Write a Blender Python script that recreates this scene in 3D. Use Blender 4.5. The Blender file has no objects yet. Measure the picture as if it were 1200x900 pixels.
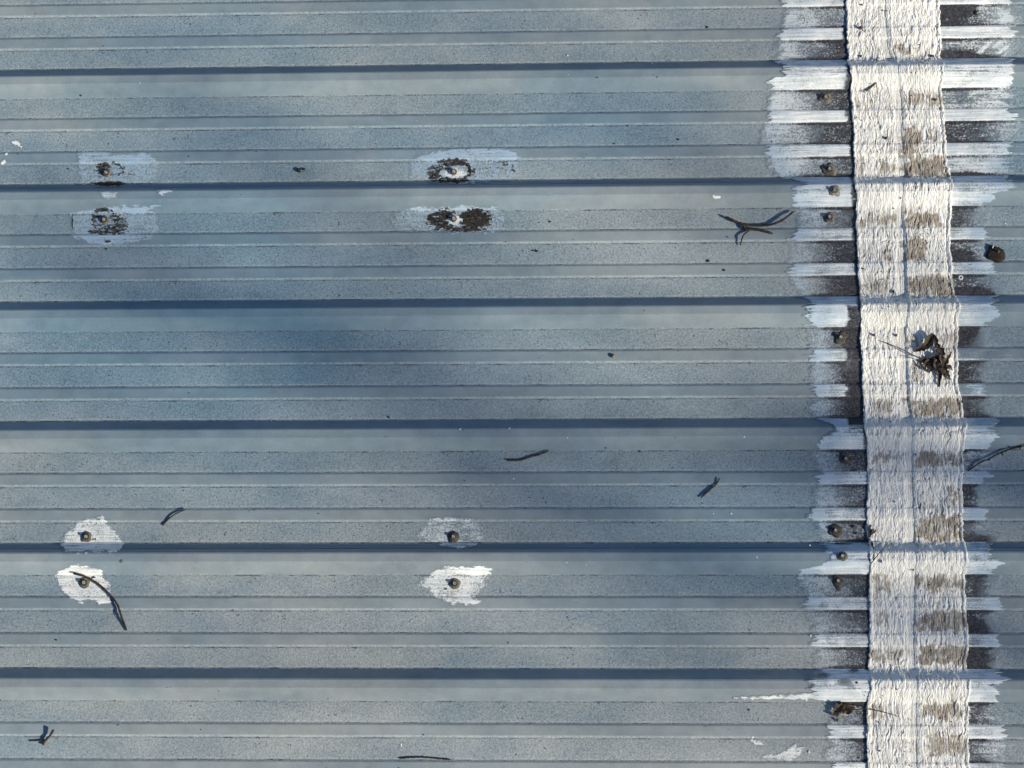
import bpy, bmesh, math, random
import numpy as np
from mathutils import Vector, Matrix

random.seed(7)
SC = bpy.context.scene
COL = SC.collection

# ------------------------------------------------------------------ camera
# survey of the roof: focal length (in pixels of the 1200 px wide photograph), camera pose
F = 2700.0
KX, KY, SLOPE, DIST = 2e-5, 7e-5, -0.0049, 5.69
PITCH, Y0 = 0.305, 0.8261            # rib spacing and northern foot of rib 0


def pose():
    n = np.array([KX * F, KY * F, 1.0]); n /= np.linalg.norm(n)
    r = np.array([1.0, SLOPE, -(KX * F + SLOPE * KY * F)]); r /= np.linalg.norm(r)
    z = -n
    y = np.cross(z, r)
    return np.array([r, y, z]), np.array([0.0, 0.0, DIST])


R, O = pose()
EYE = R @ (-O)


def to_px(P):
    c = np.asarray(P) @ R + O
    return 600 + F * c[..., 0] / c[..., 2], 450 + F * c[..., 1] / c[..., 2]


def at(px, py, z=0.0):
    d = R @ np.array([(px - 600) / F, (py - 450) / F, 1.0])
    t = (z - EYE[2]) / d[2]
    return EYE + t * d


cam_d = bpy.data.cameras.new('camera')
cam = bpy.data.objects.new('camera', cam_d)
COL.objects.link(cam)
M = np.eye(4)
M[:3, 0] = R @ np.array([1, 0, 0]); M[:3, 1] = R @ np.array([0, -1, 0]); M[:3, 2] = R @ np.array([0, 0, -1]); M[:3, 3] = EYE
cam.matrix_world = Matrix(M.tolist())
cam_d.sensor_width = 36.0
cam_d.lens = 36.0 * F / 1200.0
cam_d.clip_start = 0.05
cam_d.clip_end = 2000
SC.camera = cam

# ------------------------------------------------------------------ light
SUN_EL, SUN_AZ = math.radians(27), math.radians(24)      # azimuth measured from +X towards -Y
S = Vector((math.cos(SUN_EL) * math.cos(SUN_AZ), -math.cos(SUN_EL) * math.sin(SUN_AZ), math.sin(SUN_EL)))
sun_d = bpy.data.lights.new('sun', 'SUN')
sun_d.energy = 5.0
sun_d.angle = math.radians(0.55)
sun_d.color = (1.0, 0.91, 0.73)
sun = bpy.data.objects.new('sun', sun_d)
sun.rotation_euler = S.to_track_quat('Z', 'Y').to_euler()
sun.location = S * 30
COL.objects.link(sun)
world = bpy.data.worlds.new('World')
SC.world = world
world.use_nodes = True
wn = world.node_tree.nodes
sky = wn.new('ShaderNodeTexSky')
sky.sky_type = 'NISHITA'
sky.sun_disc = False
sky.ozone_density = 4.0
sky.dust_density = 0.4
sky.sun_elevation = SUN_EL
sky.sun_rotation = math.atan2(S.x, S.y)
world.node_tree.links.new(sky.outputs[0], wn['Background'].inputs[0])
wn['Background'].inputs[1].default_value = 0.070
SC.view_settings.view_transform = 'Standard'
SC.view_settings.look = 'None'
SC.view_settings.exposure = 0.66
SC.view_settings.gamma = 1.0


# ------------------------------------------------------------------ noise on arrays
def _hash(ix, iy, seed):
    h = (ix.astype(np.int64) * 374761393 + iy.astype(np.int64) * 668265263 + seed * 974634777) & 0xFFFFFFFF
    h = ((h ^ (h >> 13)) * 1274126177) & 0xFFFFFFFF
    h = h ^ (h >> 16)
    return (h & 0xFFFFFF) / float(0xFFFFFF)


def vnoise(x, y, seed=0):
    x = np.asarray(x, float); y = np.asarray(y, float)
    x, y = np.broadcast_arrays(x, y)
    ix = np.floor(x); iy = np.floor(y)
    fx = x - ix; fy = y - iy
    fx = fx * fx * (3 - 2 * fx); fy = fy * fy * (3 - 2 * fy)
    a = _hash(ix, iy, seed); b = _hash(ix + 1, iy, seed)
    c = _hash(ix, iy + 1, seed); d = _hash(ix + 1, iy + 1, seed)
    return (a + (b - a) * fx) * (1 - fy) + (c + (d - c) * fx) * fy


def fbm(x, y, seed=0, oct=3):
    s = 0; a = 1.0; t = 0
    for k in range(oct):
        s = s + a * vnoise(np.asarray(x) * 2 ** k, np.asarray(y) * 2 ** k, seed + 17 * k); t += a; a *= 0.5
    return s / t


def sstep(a, b, x):
    t = np.clip((x - a) / (b - a), 0, 1)
    return t * t * (3 - 2 * t)


# ------------------------------------------------------------------ tagging
def tag(o, label=None, cat=None, group=None, kind=None):
    if label: o['label'] = label
    if cat: o['category'] = cat
    if group: o['group'] = group
    if kind: o['kind'] = kind
    return o


def empty(name, loc=(0, 0, 0)):
    o = bpy.data.objects.new(name, None)
    o.empty_display_size = 0.02
    o.location = loc
    COL.objects.link(o)
    return o


def link(name, me, mat, parent=None, loc=None):
    """mesh is in world coordinates; the object gets its origin at loc (or at its parent's origin)"""
    o = bpy.data.objects.new(name, me)
    me.materials.clear(); me.materials.append(mat)
    if parent is not None:
        o.parent = parent
        off = world_loc(parent)
    else:
        off = Vector(loc) if loc is not None else Vector((0, 0, 0))
        o.location = off
    if off.length > 0:
        me.transform(Matrix.Translation(-off))
    COL.objects.link(o)
    return o


def world_loc(o):
    v = Vector(o.location)
    while o.parent is not None:
        o = o.parent
        v = v + Vector(o.location)
    return v


def mesh_np(name, V, Fq, attrs=None, smooth=False):
    me = bpy.data.meshes.new(name)
    V = np.ascontiguousarray(V, dtype=np.float32)
    Fq = np.ascontiguousarray(Fq, dtype=np.int32)
    me.vertices.add(len(V)); me.vertices.foreach_set('co', V.ravel())
    me.loops.add(Fq.size); me.loops.foreach_set('vertex_index', Fq.ravel())
    me.polygons.add(len(Fq))
    me.polygons.foreach_set('loop_start', np.arange(0, Fq.size, 4, dtype=np.int32))
    me.polygons.foreach_set('loop_total', np.full(len(Fq), 4, dtype=np.int32))
    me.polygons.foreach_set('use_smooth', np.full(len(Fq), bool(smooth)))
    me.update(calc_edges=True)
    for k, v in (attrs or {}).items():
        a = me.attributes.new(k, 'FLOAT', 'POINT')
        a.data.foreach_set('value', np.ascontiguousarray(v, dtype=np.float32).ravel())
    return me


def grid_mesh(name, X, Y, Z, keep=None, attrs=None, smooth=False):
    """X, Y, Z are (rows, cols); keep masks faces"""
    ny, nx = X.shape
    idx = np.arange(ny * nx).reshape(ny, nx)
    q = np.stack([idx[:-1, :-1], idx[1:, :-1], idx[1:, 1:], idx[:-1, 1:]], -1)
    q = q[keep] if keep is not None else q.reshape(-1, 4)
    q = q.reshape(-1, 4)
    used = np.zeros(ny * nx, bool); used[q.ravel()] = True
    remap = np.cumsum(used) - 1
    V = np.stack([X, Y, Z], -1).reshape(-1, 3)[used]
    A = {k: v.reshape(-1)[used] for k, v in (attrs or {}).items()}
    # rows run from north to south, so this winding faces up
    return mesh_np(name, V, remap[q], A, smooth)


# ------------------------------------------------------------------ roof profile
PROF = [(0, 0, 1.6), (28, 32, 1.8), (50.5, 32, 1.8), (78.5, 0, 1.6), (130.5, 0, 0.9), (135.5, 3.2, 0.9), (160, 3.2, 0.9), (165, 0, 0.9),
        (219, 0, 0.9), (224, 3.2, 0.9), (248.5, 3.2, 0.9), (253.5, 0, 0.9), (305, 0, 1.6)]
_T, _Z = np.array([p[0] for p in PROF], float), np.array([p[1] for p in PROF], float)
_rt = []
for t_, z_, d_ in PROF:
    for s_ in (-d_, d_):
        if 0 <= t_ + s_ <= 305: _rt.append(t_ + s_)
_rt = sorted(_rt)
_rz = np.interp(_rt, _T, _Z)
_xt = np.array([_rt[-1] - 305] + _rt + [_rt[0] + 305]); _xz = np.array([_rz[-1]] + list(_rz) + [_rz[0]])


def tt(Y):
    return np.mod((Y0 - np.asarray(Y)) * 1000, PITCH * 1000)


def prof(Y):
    return np.interp(tt(Y), _xt, _xz) / 1000.0


def rows(ya, yb, step):
    """Y samples from north (ya) to south (yb) that include every bend"""
    ks = range(int(math.floor((Y0 - ya) / PITCH)) - 1, int(math.ceil((Y0 - yb) / PITCH)) + 1)
    pts = [ya, yb]
    for k in ks:
        for t in _rt:
            y = Y0 - k * PITCH - t / 1000
            if yb < y < ya: pts.append(y)
    pts = sorted(set(round(p, 6) for p in pts), reverse=True)
    out = [pts[0]]
    for a, b in zip(pts[:-1], pts[1:]):
        L = math.hypot(a - b, float(prof(a) - prof(b)))
        n = max(1, int(round(L / step)))
        out += [a + (b - a) * (i + 1) / n for i in range(n)]
    return np.array(out)


def surf(x, y):
    return float(prof(y))


def at_roof(px, py, lift=0.0):
    z = 0.0
    for _ in range(6):
        p = at(px, py, z)
        z = surf(p[0], p[1]) + lift
    return np.array([p[0], p[1], z])


# ------------------------------------------------------------------ node helper
class NT:
    def __init__(self, name):
        self.m = bpy.data.materials.new(name)
        self.m.use_nodes = True
        self.t = self.m.node_tree
        self.b = self.t.nodes['Principled BSDF']
        self.pos = self.t.nodes.new('ShaderNodeNewGeometry').outputs['Position']

    def L(self, a, b):
        if hasattr(a, 'is_output'): self.t.links.new(a, b)
        else: b.default_value = a

    def math(self, op, a, b=0.0, clamp=False):
        n = self.t.nodes.new('ShaderNodeMath'); n.operation = op; n.use_clamp = clamp
        self.L(a, n.inputs[0]); self.L(b, n.inputs[1]); return n.outputs[0]

    def add(self, a, b): return self.math('ADD', a, b)
    def mul(self, a, b): return self.math('MULTIPLY', a, b)

    def step(self, v, lo, hi, a=0.0, b=1.0):
        n = self.t.nodes.new('ShaderNodeMapRange'); n.interpolation_type = 'SMOOTHSTEP'
        self.L(v, n.inputs[0]); n.inputs[1].default_value = lo; n.inputs[2].default_value = hi
        n.inputs[3].default_value = a; n.inputs[4].default_value = b; return n.outputs[0]

    def noise(self, scale, detail=2.0, rough=0.5, stretch=None, off=0.0, gain=2.4):
        v = self.pos
        n = self.t.nodes.new('ShaderNodeMapping')
        n.inputs['Scale'].default_value = stretch or (1, 1, 1)
        n.inputs['Location'].default_value = (off, off * 1.7, off * 0.3)
        self.L(v, n.inputs[0])
        k = self.t.nodes.new('ShaderNodeTexNoise')
        k.inputs['Scale'].default_value = scale; k.inputs['Detail'].default_value = detail; k.inputs['Roughness'].default_value = rough
        self.L(n.outputs[0], k.inputs['Vector'])
        # centre on 0, about -0.5 .. 0.5
        return self.mul(self.add(k.outputs[0], -0.5), gain)

    def attr(self, name):
        n = self.t.nodes.new('ShaderNodeAttribute'); n.attribute_name = name; return n.outputs['Fac']

    def sep(self, v):
        n = self.t.nodes.new('ShaderNodeSeparateXYZ'); self.L(v, n.inputs[0]); return n.outputs

    def mix(self, f, a, b):
        n = self.t.nodes.new('ShaderNodeMix'); n.data_type = 'RGBA'; n.clamp_factor = True
        self.L(f, n.inputs[0])
        for v, i in ((a, 6), (b, 7)):
            if hasattr(v, 'is_output'): self.t.links.new(v, n.inputs[i])
            else: n.inputs[i].default_value = (*v, 1)
        return n.outputs[2]

    def scale(self, col, f):
        n = self.t.nodes.new('ShaderNodeVectorMath'); n.operation = 'SCALE'
        self.L(col, n.inputs[0]); self.L(f, n.inputs['Scale']); return n.outputs[0]

    def bump(self, h, dist, strength=1.0):
        n = self.t.nodes.new('ShaderNodeBump'); n.inputs['Distance'].default_value = dist; n.inputs['Strength'].default_value = strength
        self.L(h, n.inputs['Height']); self.L(n.outputs[0], self.b.inputs['Normal'])

    def out(self, col, rough=0.6, spec=0.3, metal=0.0):
        if hasattr(col, 'is_output'): self.L(col, self.b.inputs['Base Color'])
        else: self.b.inputs['Base Color'].default_value = (*col, 1)
        self.L(rough, self.b.inputs['Roughness'])
        self.b.inputs['Specular IOR Level'].default_value = spec
        self.b.inputs['Metallic'].default_value = metal
        return self.m


# ------------------------------------------------------------------ materials
def make_roof_mat():
    n = NT('weathered_roof_paint')
    x, y, z = n.sep(n.pos)
    pan = n.step(z, 0.0016, 0.0028, 1.0, 0.0)
    tp = n.math('MODULO', n.add(n.mul(n.math('SUBTRACT', Y0, y), 1000.0), 3050.0), PITCH * 1000)
    fine = n.noise(230, 3, 0.7)
    fine2 = n.noise(125, 4.0, 0.7, off=3.1)
    grit = n.noise(260, 2.5, 0.65, off=8.2)
    mid = n.noise(22, 5.0, 0.6, off=1.3)
    mid2 = n.noise(9, 3.0, 0.55, stretch=(0.35, 1, 1), off=6.0)
    blot = n.noise(6.5, 4.0, 0.65, off=21.0)
    low = n.noise(1.5, 2.0, 0.5, stretch=(0.6, 1.3, 1), off=12.4)
    # soft blue shade put into the coat colour (centre and half sizes in metres on the roof)
    soft_shade = 0.0
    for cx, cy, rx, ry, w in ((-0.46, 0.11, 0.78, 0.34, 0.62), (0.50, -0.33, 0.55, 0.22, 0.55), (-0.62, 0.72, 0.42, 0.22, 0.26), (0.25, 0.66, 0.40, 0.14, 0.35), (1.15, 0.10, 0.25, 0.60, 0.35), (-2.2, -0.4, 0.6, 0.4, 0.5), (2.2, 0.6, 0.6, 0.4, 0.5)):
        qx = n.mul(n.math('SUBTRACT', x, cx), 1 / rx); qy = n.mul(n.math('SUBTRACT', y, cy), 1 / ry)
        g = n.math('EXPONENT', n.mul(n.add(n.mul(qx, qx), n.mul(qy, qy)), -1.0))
        soft_shade = n.add(n.mul(g, w), soft_shade)
    chalk_shade = n.math('SUBTRACT', n.step(n.add(low, n.add(n.mul(mid2, 0.45), n.mul(blot, 0.40))), -0.75, 0.45, 0.35, 1.0), n.add(soft_shade, n.mul(n.mul(soft_shade, blot), 0.5)), True)
    col = n.mix(chalk_shade, (0.114, 0.198, 0.270), (0.234, 0.258, 0.268))
    amp = n.add(n.mul(pan, 0.72), 0.11)
    var = n.add(n.add(n.mul(n.mul(fine, amp), 0.9), n.mul(n.mul(fine2, amp), 0.6)), n.add(n.add(n.mul(mid, 0.22), n.mul(n.mul(blot, pan), 0.18)), n.mul(mid2, 0.22)))
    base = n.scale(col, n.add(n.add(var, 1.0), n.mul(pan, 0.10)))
    # dirt settled in small dark specks on the flat pans, thicker in places
    specks = n.mul(n.step(n.add(n.add(n.mul(grit, 0.6), n.mul(fine2, 0.6)), n.mul(mid, 0.38)), 0.16, 0.46), n.mul(pan, n.step(n.add(blot, n.mul(mid, 0.5)), -0.45, 0.4, 0.50, 0.95)))
    base = n.mix(specks, base, (0.055, 0.065, 0.085))
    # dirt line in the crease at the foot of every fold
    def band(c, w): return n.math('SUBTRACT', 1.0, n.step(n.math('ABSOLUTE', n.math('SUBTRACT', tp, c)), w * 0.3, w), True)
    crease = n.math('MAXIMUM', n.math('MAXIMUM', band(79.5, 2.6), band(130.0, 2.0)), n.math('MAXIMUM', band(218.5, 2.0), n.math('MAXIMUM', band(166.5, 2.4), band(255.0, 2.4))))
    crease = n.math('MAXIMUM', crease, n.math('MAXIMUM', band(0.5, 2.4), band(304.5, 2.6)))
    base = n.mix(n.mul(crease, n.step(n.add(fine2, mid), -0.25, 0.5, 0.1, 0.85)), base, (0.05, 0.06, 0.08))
    # gap shadow of the side lap, painted dark on every third rib
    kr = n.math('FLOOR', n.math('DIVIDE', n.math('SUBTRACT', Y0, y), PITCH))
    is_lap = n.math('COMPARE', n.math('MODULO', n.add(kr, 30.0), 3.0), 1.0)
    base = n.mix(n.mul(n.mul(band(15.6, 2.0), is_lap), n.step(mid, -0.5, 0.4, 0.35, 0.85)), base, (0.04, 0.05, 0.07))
    # pale bands beside the folds: bright edge halo put into the colour
    worn = n.math('MAXIMUM', n.math('MAXIMUM', band(161.5, 3.0), band(250.0, 3.0)), band(301.0, 2.6))
    worn = n.math('MAXIMUM', worn, n.math('MAXIMUM', band(126.5, 2.4), band(215.0, 2.4)))
    base = n.mix(n.mul(worn, n.step(fine2, -0.4, 0.4, 0.0, 0.40)), base, (0.40, 0.44, 0.45))
    # soot / bitumen, plus the shadow painted at the strip's edge
    soot = n.attr('soot')
    sf = n.step(n.add(soot, n.add(n.mul(fine2, 0.55), n.add(n.mul(fine, 0.3), n.mul(mid, 0.35)))), 0.22, 0.98)
    base = n.mix(sf, base, n.mix(n.step(fine, -0.2, 0.5), (0.022, 0.022, 0.027), (0.085, 0.086, 0.100)))
    # brushed-on white coat
    white = n.attr('white')
    base = n.mix(n.mul(n.mul(n.step(n.add(white, n.mul(mid, 0.25)), 0.12, 0.75), pan), n.mul(sf, 0.75)), base, (0.205, 0.255, 0.315))
    wisp = n.noise(75, 4.0, 0.7, stretch=(0.30, 1.6, 1), off=14.0)
    streak = n.noise(60, 4.0, 0.6, stretch=(0.12, 4.0, 1), off=4.4)
    panw = n.mul(n.add(n.mul(fine, 0.95), n.add(n.mul(grit, 0.5), n.add(n.mul(mid, 0.35), n.mul(wisp, 0.55)))), 1.0)
    ribw = n.add(n.mul(streak, 0.32), n.add(n.mul(n.add(fine, grit), 0.36), n.add(n.mul(mid, 0.34), n.mul(wisp, 0.3))))
    nz = n.add(n.mul(panw, pan), n.mul(ribw, n.math('SUBTRACT', 1.0, pan)))
    wf = n.mul(n.step(n.add(white, nz), 0.26, 0.80), n.step(white, 0.0, 0.12))
    tint = n.attr('tint')
    wc = n.mix(tint, n.mix(n.step(n.add(streak, mid), -0.5, 0.5), (0.55, 0.58, 0.595), (0.78, 0.79, 0.785)), (0.265, 0.375, 0.495))
    wc = n.scale(wc, n.add(n.add(n.mul(fine, 0.20), n.mul(streak, 0.12)), 0.97))
    # thin paint lets the dark below through on the flat pans
    thin = n.mul(pan, n.step(white, 0.35, 0.95, 0.42, 0.92))
    wfac = n.mul(wf, n.add(thin, n.math('SUBTRACT', 1.0, pan)))
    base = n.mix(wfac, base, wc)
    # flaked, rusty sealant remains
    dark = n.attr('dark')
    df = n.step(n.add(dark, n.add(n.mul(fine2, 0.55), n.add(n.mul(mid, 0.3), n.mul(wisp, 0.75)))), 0.40, 0.72)
    base = n.mix(n.mul(df, 0.93), base, n.mix(n.step(fine, -0.3, 0.5), (0.012, 0.011, 0.011), (0.075, 0.064, 0.058)))
    h = n.add(n.mul(n.add(fine, fine2), n.add(n.mul(pan, 0.5), 0.08)), n.add(n.mul(wf, n.add(0.5, n.mul(streak, 0.8))), n.mul(df, 0.6)))
    n.bump(h, 0.0007, 0.55)
    return n.out(base, n.add(0.55, n.mul(wf, 0.1)), 0.25)


def make_strip_mat():
    n = NT('white_textured_coating')
    fine = n.noise(330, 3.0, 0.6)
    streak = n.noise(260, 3.0, 0.6, stretch=(1, 0.10, 0.3), off=2.0)
    mid = n.noise(28, 4.0, 0.6, off=5.5)
    low = n.noise(5, 3.0, 0.5, off=9.5)
    col = n.mix(n.step(n.add(mid, low), -0.6, 0.6), (0.67, 0.665, 0.64), (0.79, 0.778, 0.742))
    col = n.scale(col, n.add(1.0, n.mul(fine, 0.07)))
    col = n.mix(n.step(n.add(low, n.mul(mid, 0.8)), 0.0, 0.7, 0.0, 0.30), col, (0.50, 0.46, 0.40))
    groove = n.attr('groove')
    col = n.mix(n.mul(n.step(n.add(groove, n.mul(streak, 0.6)), 0.46, 0.98), 0.74), col, (0.25, 0.24, 0.225))  # cracks, plus the grooves' shade put into the colour
    stain = n.attr('stain')
    f = n.step(n.add(stain, n.add(n.mul(streak, 0.75), n.add(n.mul(mid, 0.55), n.mul(fine, 0.35)))), 0.20, 1.0)
    sc = n.mix(n.step(n.add(streak, mid), -0.4, 0.4), (0.17, 0.143, 0.115), (0.34, 0.295, 0.24))
    col = n.mix(n.mul(f, 0.95), col, sc)
    pit = n.mul(n.step(n.noise(120, 2.0, 0.5, stretch=(1, 0.5, 1), off=17.0), 0.62, 0.74), 0.45)
    col = n.mix(pit, col, (0.10, 0.09, 0.08))
    n.bump(n.add(n.mul(fine, 0.8), streak), 0.0014, 0.8)
    return n.out(col, 0.55, 0.3)


def simple(name, c1, c2, sc=200, rough=0.7, spec=0.25, metal=0.0, bump=0.0006, stretch=None):
    n = NT(name)
    a = n.noise(sc, 3, 0.6, stretch=stretch); b = n.noise(sc * 0.2, 3, 0.6, off=4.0)
    c = n.mix(n.step(n.add(a, n.mul(b, 0.8)), -0.5, 0.5), c1, c2)
    n.bump(a, bump, 0.6)
    return n.out(c, rough, spec, metal)


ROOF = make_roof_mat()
STRIP = make_strip_mat()
BARK = simple('twig_bark', (0.012, 0.009, 0.008), (0.050, 0.036, 0.028), 500)
BARK_DARK = simple('dark_twig_bark', (0.010, 0.008, 0.007), (0.034, 0.026, 0.022), 500)
BARK_GREY = simple('grey_twig_bark', (0.05, 0.045, 0.04), (0.16, 0.135, 0.11), 500)
LEAF = simple('dried_leaf_brown', (0.016, 0.012, 0.009), (0.085, 0.060, 0.043), 260, stretch=(1, 0.4, 1))
COLLAR = simple('aged_sealant', (0.055, 0.050, 0.042), (0.17, 0.155, 0.125), 330)
COLLAR_PALE = simple('pale_aged_sealant', (0.13, 0.12, 0.095), (0.30, 0.28, 0.23), 330)
COLLAR_DARK = simple('blackened_sealant', (0.020, 0.018, 0.016), (0.085, 0.075, 0.062), 330)
METAL = simple('dull_screw_metal', (0.22, 0.21, 0.18), (0.46, 0.45, 0.41), 500, 0.4, 0.5, 0.35, 0.0003)
METAL_SHINY = simple('bare_screw_metal', (0.40, 0.42, 0.43), (0.62, 0.64, 0.64), 500, 0.35, 0.5, 0.5, 0.0003)
SEALANT = simple('bare_black_sealant', (0.006, 0.0055, 0.0055), (0.034, 0.029, 0.027), 300, 0.75, 0.25, 0, 0.0015)
GRIT = simple('dark_grit', (0.012, 0.011, 0.010), (0.05, 0.042, 0.035), 600)
PEBBLE = simple('grey_pebble', (0.05, 0.05, 0.05), (0.20, 0.17, 0.11), 300)
RINGW = simple('pale_ring_metal', (0.52, 0.54, 0.55), (0.70, 0.71, 0.70), 500, 0.45, 0.4)

# ------------------------------------------------------------------ the roof: overlapping ribbed panels

roof = empty('roof', (0, 0, 0))
tag(roof, 'blue grey ribbed metal roof with speckled flat pans between raised ribs', kind='structure')
LAP_T = 15.5                                                # where the upper sheet ends on the rib's northern flank
X_LAP = float(at(1052, 450)[0])


def roof_panel(k0, k1, x0, x1, lift):
    """sheet from the side lap on rib k0 to the side lap on rib k1"""
    p = None
    ya = Y0 - k0 * PITCH - LAP_T / 1000
    yb = Y0 - k1 * PITCH - (LAP_T + 6) / 1000
    # spans: (name, ya, yb)
    spans = []
    for k in range(k0, k1 + 1):
        b = Y0 - k * PITCH
        for nm, ta, tb in (('rib', 0, 78.5), ('pan', 78.5, 130.5), ('stiffening_rib', 130.5, 165), ('pan', 165, 219), ('stiffening_rib', 219, 253.5), ('pan', 253.5, 305)):
            a_, b_ = min(ya, b - ta / 1000), max(yb, b - tb / 1000)
            if a_ - b_ > 1e-5: spans.append((nm, a_, b_))
    nx = max(2, int((x1 - x0) / 0.04))
    xs = np.linspace(x0, x1, nx)

    def sheet(name, a_, b_):
        ys = rows(a_, b_, 0.012)
        X, Y = np.meshgrid(xs, ys)
        t = tt(Y)
        wav = (vnoise(X / 0.35, Y / 0.5, 5) - 0.5) * 0.0016
        # the last sheet lies over its neighbour on the shared rib
        over = np.where(Y > Y0 - k0 * PITCH - 0.0795, 0.0011, 0.0) * np.clip((79.5 - t) / 20, 0, 1)
        Z = prof(Y) + wav * np.where(prof(Y) > 0.02, 0.3, 1.0) * 0 + over + lift
        return X, Y, Z
    pans = [s for s in spans if s[0] == 'pan']
    Vs, Fs, base = [], [], 0
    for s in pans:
        X, Y, Z = sheet(*s)
        ny, nx_ = X.shape
        idx = np.arange(ny * nx_).reshape(ny, nx_) + base
        Fs.append(np.stack([idx[:-1, :-1], idx[1:, :-1], idx[1:, 1:], idx[:-1, 1:]], -1).reshape(-1, 4))
        Vs.append(np.stack([X, Y, Z], -1).reshape(-1, 3)); base += ny * nx_
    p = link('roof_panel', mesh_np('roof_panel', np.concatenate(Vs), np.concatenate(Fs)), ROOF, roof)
    for s in spans:
        if s[0] == 'pan': continue
        X, Y, Z = sheet(*s)
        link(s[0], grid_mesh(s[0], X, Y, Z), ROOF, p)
    return p


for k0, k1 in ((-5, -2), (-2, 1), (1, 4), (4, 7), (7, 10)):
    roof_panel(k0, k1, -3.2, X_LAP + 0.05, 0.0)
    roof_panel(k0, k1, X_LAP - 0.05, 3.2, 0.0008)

# ------------------------------------------------------------------ mask helpers, drawn on the surveyed roof
def poly_sd(px, py, P):
    """signed distance in photo pixels, positive inside"""
    P = np.asarray(P, float)
    d = np.full(px.shape, 1e9); inside = np.zeros(px.shape, bool)
    for i in range(len(P)):
        a, b = P[i], P[(i + 1) % len(P)]
        ex, ey = b - a
        wx, wy = px - a[0], py - a[1]
        t = np.clip((wx * ex + wy * ey) / (ex * ex + ey * ey + 1e-9), 0, 1)
        d = np.minimum(d, np.hypot(wx - t * ex, wy - t * ey))
        c = ((a[1] > py) != (b[1] > py)) & (px < (b[0] - a[0]) * (py - a[1]) / (b[1] - a[1] + 1e-12) + a[0])
        inside ^= c
    return np.where(inside, d, -d)


def zp(x0, y0, s, pts):
    return [(x0 + a / s, y0 + b / s) for a, b in pts]


def mm(X, Y): return X * 1000, Y * 1000


def patch_grid(px0, px1, py0, py1, step):
    a = at(px0, py0); b = at(px1, py1); c = at(px0, py1); d = at(px1, py0)
    xa, xb = min(a[0], c[0]), max(b[0], d[0])
    ya, yb = max(a[1], d[1]), min(b[1], c[1])
    ys = rows(ya, yb, step)
    xs = np.arange(xa, xb, step)
    X, Y = np.meshgrid(xs, ys)
    Z = prof(Y)
    px, py = to_px(np.stack([X, Y, Z], -1))
    return X, Y, Z, px, py


def facemax(A):
    return np.maximum(np.maximum(A[:-1, :-1], A[1:, :-1]), np.maximum(A[1:, 1:], A[:-1, 1:]))


def facemin(A):
    return np.minimum(np.minimum(A[:-1, :-1], A[1:, :-1]), np.minimum(A[1:, 1:], A[:-1, 1:]))


# ------------------------------------------------------------------ seam repair: brushed coats either side of two fabric bands
seam = empty('roof_seam_strip', tuple(at(1065, 450)))
tag(seam, 'rough white coated fabric strip running down the right side across all the ribs, brushed white paint on both sides', 'roof seam strip')

LB = [(921, -12), (921, 0), (920, 11), (920, 35), (916, 38), (911.5, 45), (914, 49), (913, 60), (912.5, 72), (915, 73), (923, 81), (921, 89), (905, 93), (897, 95), (903, 103),
      (906, 107), (905, 115), (900, 131), (901, 139), (897, 145), (895, 153), (897, 168), (899, 184), (900, 195), (908, 206), (920, 209), (950, 216), (935, 218), (929, 228), (931, 233), (932, 244),
      (936, 253), (936, 267), (927, 272), (929, 283), (929, 293), (927, 317), (930, 330), (937, 347), (952, 354), (951, 357), (943, 360), (953, 365), (943, 373), (953, 384),
      (952, 403), (952, 421), (953, 440), (953, 466), (953, 488), (958, 491), (979, 499), (977, 508), (962, 518), (957, 523), (957, 533), (961, 549), (959, 565), (956, 573), (956, 592),
      (947, 606), (956, 612), (957, 621), (960, 632), (965, 637), (972, 644), (973, 655), (968, 662), (934, 667), (940, 671), (939, 677), (941, 696), (947, 703), (945, 712), (950, 720), (955, 739),
      (957, 744), (947, 754), (956, 760), (956, 778), (960, 786), (950, 797), (947, 808), (952, 811), (940, 816), (958, 819), (971, 823), (973, 840), (972, 849), (972, 864), (970, 885), (976, 892), (978, 915)]
RB = [(1184, -12), (1184, 9), (1185, 25), (1188, 42), (1184, 50), (1178, 60), (1184, 71), (1188, 76), (1189, 88), (1184, 100), (1179, 105), (1184, 112), (1186, 130), (1190, 141), (1192, 150), (1190, 165),
      (1184, 172), (1183, 184), (1183, 206), (1181, 210), (1179, 215), (1187, 219), (1180, 223), (1165, 228), (1162, 235), (1154, 243), (1153, 253), (1153, 266), (1160, 277), (1155, 284), (1162, 293), (1162, 315), (1165, 331),
      (1168, 346), (1165, 352), (1163, 358), (1172, 370), (1163, 376), (1152, 384), (1158, 395), (1160, 408), (1187, 412), (1187, 420), (1160, 425), (1158, 446), (1154, 452), (1156, 462), (1160, 470), (1165, 488), (1167, 495), (1162, 503), (1171, 511), (1164, 516), (1157, 524),
      (1163, 532), (1165, 539), (1160, 552), (1155, 562), (1152, 570), (1152, 590), (1155, 600), (1152, 610), (1149, 621), (1158, 636), (1161, 640), (1157, 646), (1159, 655), (1184, 660), (1170, 664), (1164, 670), (1168, 680), (1168, 695),
      (1172, 705), (1172, 711), (1168, 725), (1169, 738), (1172, 752), (1167, 765), (1168, 785), (1170, 790), (1186, 796), (1172, 799), (1163, 803), (1169, 809), (1168, 818), (1173, 837), (1178, 848), (1177, 870), (1177, 895), (1176, 915)]
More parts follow.
